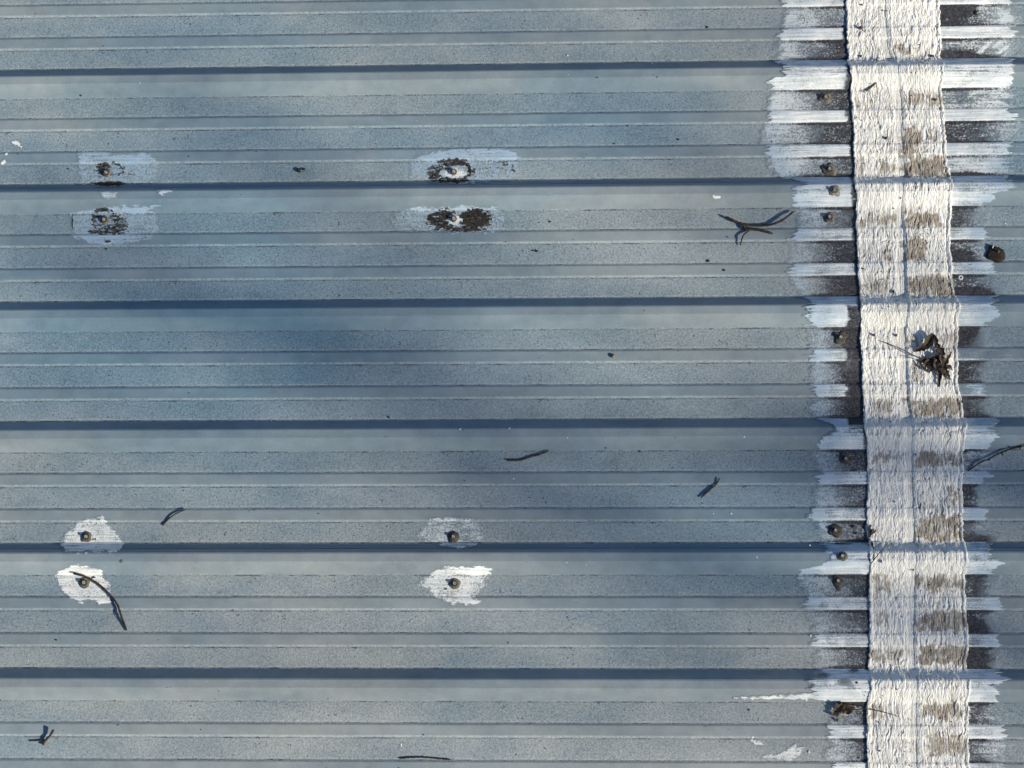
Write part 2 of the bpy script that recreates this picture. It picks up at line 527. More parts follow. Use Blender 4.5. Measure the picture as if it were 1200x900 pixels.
SL = [(991.5, -15), (991.5, 0), (993, 48), (993.5, 71), (996, 77), (997, 107), (1000, 160), (1001, 207), (1003, 243), (1004, 293), (1007, 347), (1009, 360), (1008, 386), (1010.5, 427), (1011, 453), (1013, 491), (1015, 520), (1016.5, 560), (1015, 613), (1018, 634), (1020, 653), (1018.7, 680), (1018.7, 760), (1017, 781), (1021, 797), (1016, 827), (1015.5, 864), (1016.5, 890), (1017, 915)]
SR = [(1101, -15), (1101, 0), (1103, 72), (1104, 107), (1107, 133), (1109, 173), (1113, 205), (1115, 240), (1113, 280), (1117, 333), (1121, 360), (1123, 381), (1123, 427), (1124, 453), (1128, 475), (1129, 520), (1128.5, 560), (1129, 627), (1132, 661), (1132, 707), (1135, 760), (1132, 787), (1135, 808), (1135, 827), (1135.5, 915)]
SM = [(1037, -15), (1037, 0), (1040, 53), (1046, 72), (1051, 80), (1052, 90), (1057, 120), (1057, 160), (1061, 205), (1057, 222), (1057, 245), (1060, 307), (1061, 347), (1063, 362), (1060, 390), (1062, 425), (1064, 475), (1068, 490), (1068, 515), (1069, 533), (1071, 600), (1072, 680), (1071, 760), (1073, 800), (1074, 860), (1075, 915)]


def fy(pts, py):
    return np.interp(py, [p[1] for p in pts], [p[0] for p in pts])


# paint left on each flat pan: (rib index, pan 0..2) -> (outer coverage, inner coverage, soot inner)
PANL = {(-1, 1): (.74, .34, .55), (-1, 2): (.78, .16, .9), (0, 0): (.70, .16, .85), (0, 1): (.66, .16, .85), (0, 2): (.88, .36, .75), (1, 0): (.78, .24, .75), (1, 1): (.64, .10, .95),
        (1, 2): (.62, .10, .95), (2, 0): (.62, .02, 1.), (2, 1): (.72, .03, 1.), (2, 2): (.72, .03, 1.), (3, 0): (.64, .16, .9), (3, 1): (.64, .24, .8), (3, 2): (.68, .26, .75),
        (4, 0): (.66, .28, .8), (4, 1): (.52, .28, .8), (4, 2): (.62, .24, .9), (5, 0): (.50, .24, .9), (5, 1): (.66, .28, .75), (5, 2): (.7, .3, .6)}
PANR = {(-1, 1): (.62, .12, .9), (-1, 2): (.58, .42, .5), (0, 0): (.68, .50, .5), (0, 1): (.50, .22, .85), (0, 2): (.80, .78, .3), (1, 0): (.42, .26, .8), (1, 1): (.42, .30, .8),
        (1, 2): (.28, .34, .8), (2, 0): (.08, .12, .75), (2, 1): (.10, .12, .8), (2, 2): (.12, .20, .75), (3, 0): (.58, .46, .6), (3, 1): (.34, .26, .85), (3, 2): (.42, .34, .6),
        (4, 0): (.36, .26, .8), (4, 1): (.46, .24, .9), (4, 2): (.32, .12, .95), (5, 0): (.55, .26, .8), (5, 1): (.62, .34, .6), (5, 2): (.7, .5, .5)}


def pan_of(Y):
    k = np.floor((Y0 - Y) / PITCH + 1e-9).astype(int)
    t = tt(Y)
    j = np.where((t > 77.5) & (t < 131.5), 0, np.where((t > 164) & (t < 220), 1, np.where((t > 252.5), 2, -1)))
    return k, j, t


def coat(side):
    if side < 0: X, Y, Z, px, py = patch_grid(884, 1034, -12, 912, 0.00165)
    else: X, Y, Z, px, py = patch_grid(1088, 1203, -12, 912, 0.00165)
    x_, y_ = mm(X, Y)
    k, j, t = pan_of(Y)
    pan = j >= 0
    sd = side
    jag = (vnoise(x_ * 0.03, y_ / 3.1, 3 + sd) - 0.5) * 11 + (vnoise(x_ * 0.05, y_ / 9.0, 9 + sd) - 0.5) * 9 + (vnoise(x_ / 6, y_ / 1.9, 23 + sd) - 0.5) * 4
    if side < 0:
        e = fy(LB, py); inner = fy(SL, py); d = px - e; u = np.clip((px - e) / np.maximum(inner - e, 1), 0, 1)
    else:
        e = fy(RB, py); inner = fy(SR, py); d = e - px; u = np.clip((e - px) / np.maximum(e - inner, 1), 0, 1)
    tab = PANL if side < 0 else PANR
    wo = np.full(px.shape, 0.6); wi = np.full(px.shape, 0.3); si = np.full(px.shape, 0.7)
    for (kk, jj), (a, b, c) in tab.items():
        m = (k == kk) & (j == jj)
        wo[m] = a; wi[m] = b; si[m] = c
    bl = fbm(x_ / 26, y_ / 16, 31, 3) - 0.5
    bl2 = fbm(x_ / 70, y_ / 40, 37, 2) - 0.5
    dj = d + np.where(pan, jag * 0.55 + bl * 14, jag)
    soft = np.where(pan, 7.0 if side < 0 else 13.0, 2.2)
    edge = sstep(-1.0, 1.0, dj / soft)
    um = u ** 0.85
    wpan = wo + (wi - wo) * sstep(0.05, 0.95, um) + bl * 0.42 + bl2 * 0.25
    dry = vnoise(x_ / 45, y_ / 1.7, 51) - 0.5
    wrib = 0.86 + bl * 0.40 + bl2 * 0.25 + dry * 0.40 * (1 - sstep(0, 30, d)) - 0.16 * (1 - sstep(4, 40, d)) 
    minor = (t > 125) & ~pan
    thin_c = sstep(150, 260, py) * (0.9 if side < 0 else 1.0) * 0.24
    wrib = wrib - np.where(minor, thin_c * sstep(10, 34, d) * (1 - 0.8 * sstep(26, 33, np.where(t < 170, t - 130.5, t - 219.0))), 0)
    wrib = wrib + np.where(~pan, 0.20 * np.exp(-((d - 7) / 7.0) ** 2), 0)
    # thin brushing on the rib crown and bare streaks
    crown = (t > 30) & (t < 50)
    wrib = wrib - np.where(crown, 0.10 + 0.25 * (dry > 0.18), 0)
    white = np.where(pan, wpan, wrib) * edge
    soot = np.where(pan, edge * ((0.24 if side < 0 else 0.36) + (si - 0.15) * sstep(0.0, 0.9, um) + bl * 0.55), 0.0)
    # grime right against the folds, and at the strip's left edge its painted shadow too
    near = sstep(0.80, 1.0, u)
    fold = np.exp(-((t - 81) / 4.0) ** 2) + np.exp(-((t - 302.5) / 4.5) ** 2) + 0.8 * np.exp(-((t - 167) / 3) ** 2) + 0.8 * np.exp(-((t - 256) / 3) ** 2) + 0.6 * np.exp(-((t - 217.5) / 2.5) ** 2)
    soot = soot + edge * np.where(pan, fold * (0.35 + 0.45 * um), 0)
    white = white - edge * np.where(pan, fold * (0.25 + 0.35 * um), 0)
    if side < 0:
        soot = soot + np.where(pan, near * 0.25, sstep(0.90, 0.99, u + bl * 0.12) * (0.95 - 0.6 * sstep(500, 560, py)))
        white = white - np.where(pan, 0, sstep(0.90, 0.99, u + bl * 0.12) * (0.8 - 0.6 * sstep(500, 560, py)))
        # dark tarry run beside the strip across three low ribs
        blk = sstep(986, 997, px + (vnoise(x_ / 9, y_ / 9, 77) - 0.5) * 8) * sstep(352, 362, py + 0) * (1 - sstep(500, 512, py + (px - 990) * -0.15))
        crownish = (t > 20) & (t < 79)
        bk = blk * np.where(crownish & (py > 492), 0.55, np.where(crownish, 0.9, 1.0))
        white = white * (1 - bk * 0.97)
        soot = np.maximum(soot, bk)
        # a dark hollow in the paint on the lowest rib
        for cx, cy, rx, ry in ((963, 791, 10, 4), (1001, 785, 6, 3), (988, 799, 10, 4), (1018, 783, 8, 3), (983, 637, 14, 1.5), (1010, 634, 14, 2.2)):
            g = np.exp(-(((px - cx) / rx) ** 2 + ((py - cy) / ry) ** 2))
            white = white - g * 0.9; soot = soot + g * (0.6 if cy > 784 else 0.9)
    else:
        for cx, cy, rx, ry in ((1128, 206, 30, 5), (1126, 67, 26, 7), (1122, 14, 14, 6), (1125, 300, 12, 6), (1131, 343, 30, 7), (1133, 388, 14, 7), (1152, 632, 20, 5), (1140, 737, 14, 7), (1142, 774, 16, 7)):
            g = np.exp(-(((px - cx) / rx) ** 2 + ((py - cy) / ry) ** 2))
            white = white - np.where(pan, g * 0.8, 0); soot = soot + np.where(pan, g * 0.9, 0)
        # strokes of the brush left in the thin coat
        st = sstep(0.62, 0.75, vnoise((px + py * 1.2) / 5.0, (py - px) / 40, 5)) * np.exp(-(((px - 1162) / 22) ** 2 + ((py - 58) / 8) ** 2))
        white = white + np.where(pan, st * 0.7, 0)
        # low ribs at mid height: paint thinner
        th = (k == 2) & ~pan & (t > 120)
        white = white - np.where(th, 0.36 + 0.2 * sstep(1140, 1160, px), 0)
    white = np.clip(white, 0, 1.05); soot = np.clip(soot, 0, 1)
    mid_shade = sstep(120, 200, py) * (1 - sstep(700, 800, py))  # bluish soft shade of the middle rows, put into the paint tint
    tint = np.clip(0.10 + 0.14 * mid_shade + (0.20 + 0.35 * mid_shade) * (1 - sstep(0, 46, d)) + bl * 0.5, 0, 0.75)
    thick = (0.0005 + 0.0005 * np.clip(white, 0, 1) + np.where(pan, 0, (vnoise(x_ / 30, y_ / 2.2, 61) - 0.4) * 0.0007 * edge)) * sstep(0.0, 0.25, np.maximum(white, soot)) + 0.00025
    if side > 0: thick = thick + 0.0008
    Zc = Z + np.maximum(thick * 1.25, 0.0003) + np.where(tt(Y) < 60, 0.0009, 0)
    vis = np.maximum(white, soot)
    keep = facemax(vis) > 0.05
    hid = (px > inner + 14) if side < 0 else (px < inner - 14)
    keep &= ~(facemin(hid.astype(float)) > 0.5)
    me = grid_mesh('brushed_coat', X, Y, Zc, keep, {'white': white, 'soot': soot, 'tint': tint}, True)
    o = link('brushed_coat', me, ROOF, seam)
    o['label'] = 'brushed white paint with black grime %s of the fabric strip' % ('left' if side < 0 else 'right')
    return o


coat(-1)
coat(1)

# brown dirt on the bands: (x0, x1, y0, y1, strength) in survey pixels
STAINS = [(1049, 1073, 50, 69, .62), (1079, 1100, 60, 70, .45), (1057, 1104, 108, 126, .62), (1058, 1080, 148, 172, .95), (1086, 1098, 152, 166, .8), (1058, 1074, 168, 190, .95), (1058, 1112, 184, 206, 1.05),
          (1030, 1047, 188, 206, .75), (1001, 1016, 186, 205, .45), (1059, 1102, 248, 266, .85), (1008, 1050, 250, 264, .62), (1061, 1084, 278, 306, .95), (1062, 1117, 323, 347, .85), (1009, 1022, 290, 306, .55),
          (1034, 1042, 292, 304, .8), (1009, 1046, 328, 344, .55), (1064, 1082, 388, 402, .55), (1100, 1122, 388, 420, .5), (1064, 1078, 424, 447, .6), (1064, 1126, 466, 488, .95), (1017, 1046, 469, 488, .62),
          (1070, 1127, 528, 546, .85), (1018, 1032, 530, 549, .75), (1034, 1058, 530, 540, .5), (1072, 1090, 574, 594, .45), (1106, 1120, 570, 592, .62), (1073, 1128, 604, 634, .85), (1019, 1030, 610, 634, .5),
          (1072, 1132, 673, 692, .85), (1023, 1042, 673, 694, .65), (1075, 1134, 716, 742, .85), (1022, 1042, 716, 734, .5), (1075, 1136, 756, 780, .95), (1020, 1072, 758, 776, .62),
          (1078, 1136, 822, 842, .78), (1016, 1038, 824, 842, .55), (1090, 1137, 862, 886, .72), (1040, 1080, 866, 880, .35), (1016, 1040, 866, 886, .35), (1004, 1016, 118, 130, .5), (1003, 1040, 104, 110, .4)]


def world_edge(pts):
    P = np.array([at(a, b, 0.006) for a, b in pts])
    o = np.argsort(P[:, 1])
    return P[o, 1], P[o, 0]


EL, ER, EM = world_edge(SL), world_edge(SR), world_edge(SM)


def gauss_prof(Y, s):
    z = 0; w = 0
    for i in np.linspace(-2.2, 2.2, 15):
        g = math.exp(-i * i / 2); z = z + g * prof(Y + i * s); w += g
    return z / w


def band(which):
    step_y = 0.0016
    ya, yb = at(1060, -12)[1], at(1060, 912)[1]
    ys = rows(ya, yb, step_y)
    y1 = ys * 1000

    def lobes(seed, a):
        return ((vnoise(y1 / 22, 0, seed) - 0.5) * 3.2 + (vnoise(y1 / 7, 0, seed + 1) - 0.5) * 2.6 + (vnoise(y1 / 3, 0, seed + 2) - 0.5) * 1.3) / 1000 * a
    tr = tt(ys); kk = np.floor((Y0 - ys) / PITCH)
    step_e = (np.exp(-((tr - 24) / 26.0) ** 2) * (0.5 + vnoise(kk * 3.7, 0, 91)) * 0.0035)
    xl = np.interp(ys, *EL) - step_e + lobes(100, 1.1); xr = np.interp(ys, *ER) + step_e + lobes(200, 1.3); xm = np.interp(ys, *EM)
    if which == 'left': a, b = xl, xm + 0.012
    else: a, b = xm + lobes(300, 0.8), xr
    n = 118 if which == 'left' else 130
    s = np.concatenate([[0, 0, 0.004], np.linspace(0.012, 0.988, n), [0.996, 1, 1]])
    X = a[:, None] + (b - a)[:, None] * s[None, :]
    Y = np.repeat(ys[:, None], len(s), 1)
    x_, y_ = mm(X, Y)
    t = tt(Y)
    # fabric is pulled over the folds, so it rounds them
    zd = np.maximum(gauss_prof(Y, 0.0042), prof(Y)) + 0.0030
    onrib = (t > 0) & (t < 100)
    nfl = np.exp(-((t - 14) / 12.0) ** 2)                     # smooth northern flank
    warp = (fbm(x_ / 30, y_ / 40, 401, 3) - 0.5) * 22 + (vnoise(x_ / 9, y_ / 11, 405) - 0.5) * 7.0
    lean = np.where((t > 28) & (t < 115), np.sin((t - 28) / 87 * math.pi) * 5 * (vnoise(x_ / 40, y_ / 300, 408) - 0.35), 0)
    sx = x_ + warp + lean
    r1 = fbm(sx / 4.6, y_ / 45, 411, 2)
    r2 = vnoise(sx / 2.6, y_ / 26, 415)
    r3 = fbm(x_ / 7, y_ / 9, 421, 3)
    reg = 0.35 + 1.0 * fbm(x_ / 60, y_ / 70, 431, 2)
    ridge = np.abs(r1 - 0.5) * 2
    tex = (1 - ridge) * 2.3 * reg + (r2 - 0.5) * 1.0 * reg + (r3 - 0.5) * (2.8 + 1.4 * nfl)
    tex = tex * (1 - 0.72 * nfl)
    lump = (fbm(x_ / 16, y_ / 12, 441, 3) - 0.5) * (0.8 + 4.2 * np.exp(-((t - 8) / 15.0) ** 2) + 2.0 * np.exp(-((t - 299) / 7.0) ** 2))
    dl = (X - a[:, None]) * 1000; dr = (b[:, None] - X) * 1000
    off = 0.0
    if which == 'left':
        sm = 1 - sstep(16, 36, dr) ; tex = tex * (1 - 0.75 * sm)
        off = 1.2 * np.exp(-((dl - 4) / 4.0) ** 2) - 2.5 * np.exp(-((dr - 14) / 14.0) ** 2)
    else:
        stp = 0.35 + 1.0 * np.exp(-((y_ - 150) / 420.0) ** 2) * (0.4 + vnoise(y_ / 60, 0, 77))
        off = 0.2 + 1.5 * stp + 0.8 * stp * np.exp(-((dl - 3.5) / 3.5) ** 2) + 0.9 * np.exp(-((dr - 4) / 3.0) ** 2) - 1.6 * np.exp(-((dr - 10.5 - 3 * (vnoise(y_ / 60, 0, 9) - .5)) / 2.0) ** 2) - 1.0 * sstep(30, 5, dr)
    # seam pulled in where the bands cross the foot of a rib crown
    hole = np.zeros_like(X)
    for hx, hy, hr in ((1053, 85, 5), (1061, 222, 4), (1066, 361, 4.5), (1071, 500, 6), (1068, 657, 5), (1080, 808, 6)):
        p = at_roof(hx, hy)
        hole += np.exp(-(((X - p[0]) / (hr * .0021)) ** 2 + ((Y - p[1]) / (hr * .0021)) ** 2))
    crk = np.clip((0.30 - np.abs(fbm(sx / 8.5, y_ / 38, 461, 2) - 0.5) * 10) * 3, 0, 1) * sstep(0.50, 0.66, fbm(x_ / 30, y_ / 34, 471, 2))
    z_off = (tex + lump + off) - hole * 2.5 - crk * 2.6
    Z = zd + z_off / 1000
    wall = np.minimum(dl, dr)
    low = prof(Y) - 0.0004 if which == 'left' else prof(Y) + 0.0006
    low = low + (np.where(np.arange(len(s)) < len(s) // 2, 0.0024, 0.0)[None, :] if which == 'right' else 0.0)
    Z = np.maximum(Z, prof(Y) + 0.0029)
    if which == 'right':
        rp = sstep(-1.0, 9.0 + 5 * (vnoise(y_ / 40, 0, 88) - .5), dl)
        Z = prof(Y) + 0.0036 + (Z - prof(Y) - 0.0036) * rp
    for c in (0, -1):
        Z[:, c] = low[:, c]
    for c in (1, -2):
        Z[:, c] = prof(Y)[:, c] + (Z[:, c] - prof(Y)[:, c]) * 0.62
    if which == 'left': Z[:, -3:] = (prof(Y) + 0.0028)[:, -3:]
    px, py = to_px(np.stack([X, Y, Z], -1))
    stain = np.zeros_like(X)
    for x0, x1, y0_, y1_, st in STAINS:
        jx = (fbm(x_ / 13, y_ / 11, 501, 3) - 0.5) * 20
        m = sstep(-6, 7, px - x0 + jx) * sstep(-6, 7, x1 - px + jx) * sstep(-5, 6, py - y0_ + jx * .7) * sstep(-4, 5, y1_ - py + jx * .7)
        stain = np.maximum(stain, m * st)
    stain = stain * (0.62 + 0.9 * fbm(x_ / 16, y_ / 11, 511, 2)) + 0.06
    stain = stain + 0.30 * (ridge - 0.35) * (stain > 0.2)
    groove = np.clip(ridge * 0.9 + 0.25 * (r3 < 0.38) + crk * 0.9, 0, 1)
    me = grid_mesh('fabric_band', X, Y, Z, None, {'stain': stain, 'groove': groove}, True)
    o = link('fabric_band', me, STRIP, seam)
    o['label'] = 'left half of the strip, whiter with a smooth inner edge' if which == 'left' else 'right half of the strip, overlapping and stained brown in patches'
    return o


band('left')
band('right')

# ------------------------------------------------------------------ paint patches round the screws
def paint_patch(name, outline, darks, tint, cover, label, cat, group=None, bare=None, soften=2.2, holes=()):
    xs = [p[0] for p in outline]; ys_ = [p[1] for p in outline]
    X, Y, Z, px, py = patch_grid(min(xs) - 7, max(xs) + 7, min(ys_) - 6, max(ys_) + 6, 0.0013)
    x_, y_ = mm(X, Y)
    sd = poly_sd(px, py, outline) + (fbm(x_ / 10, y_ / 5, 601, 3) - 0.5) * (5 if soften < 2 else 8)
    edge = sstep(-soften, soften, sd)
    k, j, t = pan_of(Y)
    bl = fbm(x_ / 22, y_ / 14, 611, 3) - 0.5
    brush = sstep(0.50, 0.78, vnoise(x_ / 26 + bl * 3, y_ / 2.0 + bl * 6, 615)) * (1 - sstep(2, 16, sd) * 0.6)
    white = edge * (cover - (0.30 if soften >= 2 else 0.0) * brush + bl * 0.5 + np.where(j < 0, 0.12, 0) * (cover > .5))
    dark = np.zeros_like(X)
    jx = (fbm(x_ / 7, y_ / 5, 621, 3) - 0.5)
    for d in darks:
        cx, cy, rx, ry, st = d[:5]
        rr = np.hypot((px - cx) / rx, (py - cy) / ry) + jx * 0.8
        g = (1 - sstep(0.75, 1.15, rr)) if len(d) == 5 else np.exp(-((rr - 1) / d[5]) ** 2)
        dark = np.maximum(dark, g * st)
    dark = dark * (1 - 0.34 * sstep(0.58, 0.74, vnoise(x_ / 9, y_ / 1.9, 625)))
    for cx, cy, rx, ry in holes:
        rr = np.hypot((px - cx) / rx, (py - cy) / ry) + jx * 1.6
        h = 1 - sstep(0.8, 1.1, rr)
        dark = dark * (1 - h); white = np.maximum(white, h * 0.95)
    white = np.clip(white, 0, 1.05)
    tn = np.clip(tint + bl * 0.3, 0, 1)
    for cx, cy, rx, ry in holes:
        rr = np.hypot((px - cx) / rx, (py - cy) / ry)
        tn = tn * (1 - 0.75 * (1 - sstep(0.8, 1.2, rr)))
    lift = 0.0013 * np.clip((79 - t) / 20, 0, 1)
    Zc = Z + 0.0003 + lift + 0.0006 * np.clip(white, 0, 1) + 0.0005 * np.clip(dark, 0, 1)
    keep = facemax(np.maximum(white, dark)) > 0.06
    c = at_roof(sum(xs) / len(xs), sum(ys_) / len(ys_))
    root = link(name, grid_mesh(name, X, Y, Zc, keep, {'white': white, 'dark': dark, 'tint': tn}, True), ROOF, None, c)
    tag(root, label, cat, group)
    if bare:
        n2 = fbm(x_ / 4, y_ / 4, 631, 3)
        m = dark + (fbm(x_ / 6, y_ / 3, 641, 3) - 0.5) * 1.2 + (vnoise(x_ / 3.2, y_ / 2.4, 643) - 0.5) * 0.7 > 0.74
        kp = facemin(m.astype(float)) > 0.5
        if kp.sum() > 10:
            Zb = Z + lift + 0.0008 + 0.0018 * n2 * sstep(0.5, 1.0, dark)
            tag(link('bare_sealant', grid_mesh('bare_sealant', X, Y, Zb, kp, None, True), SEALANT, root), kind='stuff')
    return root


GP = 'painted patches round the roof screws'
paint_patch('paint_patch', zp(60, 150, 6, [(190, 165), (340, 165), (430, 190), (640, 175), (700, 185), (745, 240), (765, 245), (750, 300), (700, 382), (190, 386), (200, 300), (185, 245)]),
            [(126, 202, 17, 9, .52), (121, 195, 10, 4, .9), (131, 199, 13, 8, .85, .22), (127, 215.5, 20, 3.2, 1.2), (124, 221.5, 6, 2, .9), (152, 206, 10, 4, .42), (107, 207, 6, 6, .4)], .95, .70,
            'pale blue rectangular paint patch at upper left above a rib, flaked dark round its screw', 'paint patch', GP, True)
paint_patch('paint_patch', zp(60, 150, 6, [(145, 610), (300, 575), (400, 555), (560, 550), (770, 545), (700, 580), (740, 610), (745, 740), (690, 770), (520, 820), (400, 832), (250, 800), (145, 760)]),
            [(125, 258, 15, 11, .50), (124, 257, 14, 11, 1.0, .16), (122, 246, 8, 3, .9), (127, 271, 24, 4.5, .85), (126, 283, 4, 2, .8), (143, 264, 8, 9, .66), (85, 260, 1, 11, .9)], .92, .68,
            'faded blue paint patch at upper left below a rib, cracked dark ring round its screw', 'paint patch', GP, True)
paint_patch('paint_patch', zp(460, 150, 6, [(120, 240), (200, 190), (400, 150), (470, 135), (800, 140), (900, 190), (880, 230), (875, 340), (800, 364), (560, 380), (250, 362), (120, 340)]),
            [(534, 201, 19, 11, 1.15, .20), (509, 203, 9, 10, .85), (531, 190, 18, 5, .85), (520, 196, 14, 10, .55), (578, 197, 26, 11, .40), (530, 211.5, 26, 3, 1.0), (588, 196, 7, 6, .5), (551, 201, 2.5, 8, 1.0)], .92, .70,
            'pale blue paint patch left of centre above a rib, thick dark outline round its screw', 'paint patch', GP, True, holes=[(533, 203, 13, 5.5)])
paint_patch('paint_patch', zp(460, 150, 6, [(0, 620), (60, 585), (160, 560), (330, 555), (560, 552), (740, 560), (780, 600), (780, 715), (640, 735), (420, 742), (200, 728), (10, 700)]),
            [(520, 257, 21, 12, 1.0), (556, 257, 22, 12, 1.15), (540, 269, 30, 3, 1.0), (575, 257, 10, 6, .5)], .80, .58,
            'dark worn oval patch left of centre below a rib, white spot round its screw', 'paint patch', GP, True, holes=[(533, 258, 8, 6)])
paint_patch('paint_patch', zp(50, 590, 6, [(140, 245), (190, 200), (250, 140), (310, 112), (430, 105), (480, 170), (560, 268), (570, 300), (510, 346), (420, 330), (370, 335), (150, 335), (135, 290), (155, 270)]),
            [(110.5, 632, 3, 2, .7)], .08, .88, 'white paint patch at lower left above a rib, spilling over the rib side', 'paint patch', GP)
paint_patch('paint_patch', zp(50, 590, 6, [(85, 505), (130, 470), (170, 448), (220, 440), (290, 440), (410, 465), (415, 495), (470, 575), (475, 690), (430, 710), (330, 670), (270, 695), (190, 660), (130, 590)]),
            [(110, 677, 3, 2, .6)], .0, .90, 'brightest white paint patch at lower left below a rib, under a long curved twig', 'paint patch', GP)
paint_patch('paint_patch', zp(460, 590, 6, [(175, 230), (225, 170), (240, 135), (290, 105), (550, 105), (620, 170), (630, 260), (580, 292), (460, 320), (300, 285)]),
            [(547, 633, 4, 2, .5)], .36, .62, 'greyish white paint patch above the lower rib left of centre, beside a short dark stalk', 'paint patch', GP)
paint_patch('paint_patch', zp(460, 590, 6, [(180, 575), (250, 500), (350, 452), (500, 450), (590, 440), (690, 460), (660, 540), (620, 620), (560, 660), (610, 690), (560, 710), (420, 705), (380, 690), (300, 655), (260, 610)]),
            [(521, 690, 4, 1.5, .6)], .08, .84, 'white pointed paint patch below the lower rib left of centre, round an olive screw', 'paint patch', GP)

GS = 'stray paint smears on the bare roof'
paint_patch('paint_smear', zp(860, 800, 6, [(160, 522), (240, 512), (320, 500), (380, 465), (410, 445), (435, 425), (442, 432), (432, 452), (498, 450), (470, 490), (440, 520), (390, 545), (280, 536)]),
            [], .1, .8, 'white curved brush stroke at the bottom, left of the strip', 'paint smear', GS, soften=1.2)
paint_patch('paint_smear', zp(860, 800, 6, [(118, 402), (132, 390), (150, 408), (175, 400), (200, 425), (218, 440), (180, 440), (165, 445)]),
            [], .1, .85, 'small white zigzag dab at the bottom, up and left of the curved stroke', 'paint smear', GS, soften=1.0)
paint_patch('paint_smear', [(861, 818), (890, 816.2), (906, 815.6), (925, 814.5), (950, 812.5), (958, 816), (945, 820.5), (915, 819.2), (880, 819)],
            [], .05, .62, 'thin long white streak on the lowest rib, trailing left from the brushed coat', 'paint smear', GS, soften=1.6)
paint_patch('paint_smear', [(14, 166), (20, 164.5), (22, 168), (26, 172), (24, 173), (19, 170), (15, 169)], [], 0, 1.0, 'tiny white splash with a tail at the left border, topmost', 'paint smear', GS, soften=.7)
paint_patch('paint_smear', [(0, 190), (3, 188.5), (5.5, 187), (6, 190), (3, 193), (0, 193)], [], 0, 1.0, 'tiny white splash cut by the left border', 'paint smear', GS, soften=.7)
paint_patch('paint_smear', [(6, 179.5), (8, 178), (9.5, 180), (8, 182), (6.5, 181.5)], [], 0, 1.0, 'tiny round white dot between two white splashes at the left border', 'paint smear', GS, soften=.7)
paint_patch('paint_smear', [(836, 230.5), (842, 229.5), (846, 231), (843, 233), (837, 233)], [], 0, .95, 'tiny white mark on a rib above the branching twig', 'paint smear', GS, soften=.7)
paint_patch('paint_smear', [(185, 223.5), (197, 222.5), (205, 223), (196, 226), (190, 228.5), (186, 227)], [], .6, .75, 'small pale blue dab on the rib below the upper left patch, right one of two', 'paint smear', GS, soften=1.0)
paint_patch('paint_smear', [(117, 226), (128, 224.5), (137, 226), (136, 232), (127, 234.5), (120, 232)], [], .75, .6, 'small pale blue dab on the rib below the upper left patch, left one of two', 'paint smear', GS, soften=1.4)

# ------------------------------------------------------------------ screws
def ring_mesh(rad_z, nseg, shape):
    """surface of revolution from (radius, z) pairs with shape(angle, radius) scaling"""
    bm = bmesh.new()
    prev = None
    for r, z in rad_z:
        if r < 1e-6:
            v = bm.verts.new((0, 0, z)); cur = [v]
        else:
            cur = []
            for i in range(nseg):
                a = 2 * math.pi * i / nseg
                s = shape(a, r, z)
                cur.append(bm.verts.new((math.cos(a) * r * s, math.sin(a) * r * s, z)))
        if prev is not None:
            n = max(len(prev), len(cur))
            for i in range(n):
                p0, p1 = prev[i % len(prev)], prev[(i + 1) % len(prev)]
                c0, c1 = cur[i % len(cur)], cur[(i + 1) % len(cur)]
                vs = []
                for v in (p0, p1, c1, c0):
                    if v not in vs: vs.append(v)
                if len(vs) >= 3: bm.faces.new(vs)
        prev = cur
    bm.normal_update()
    return bm


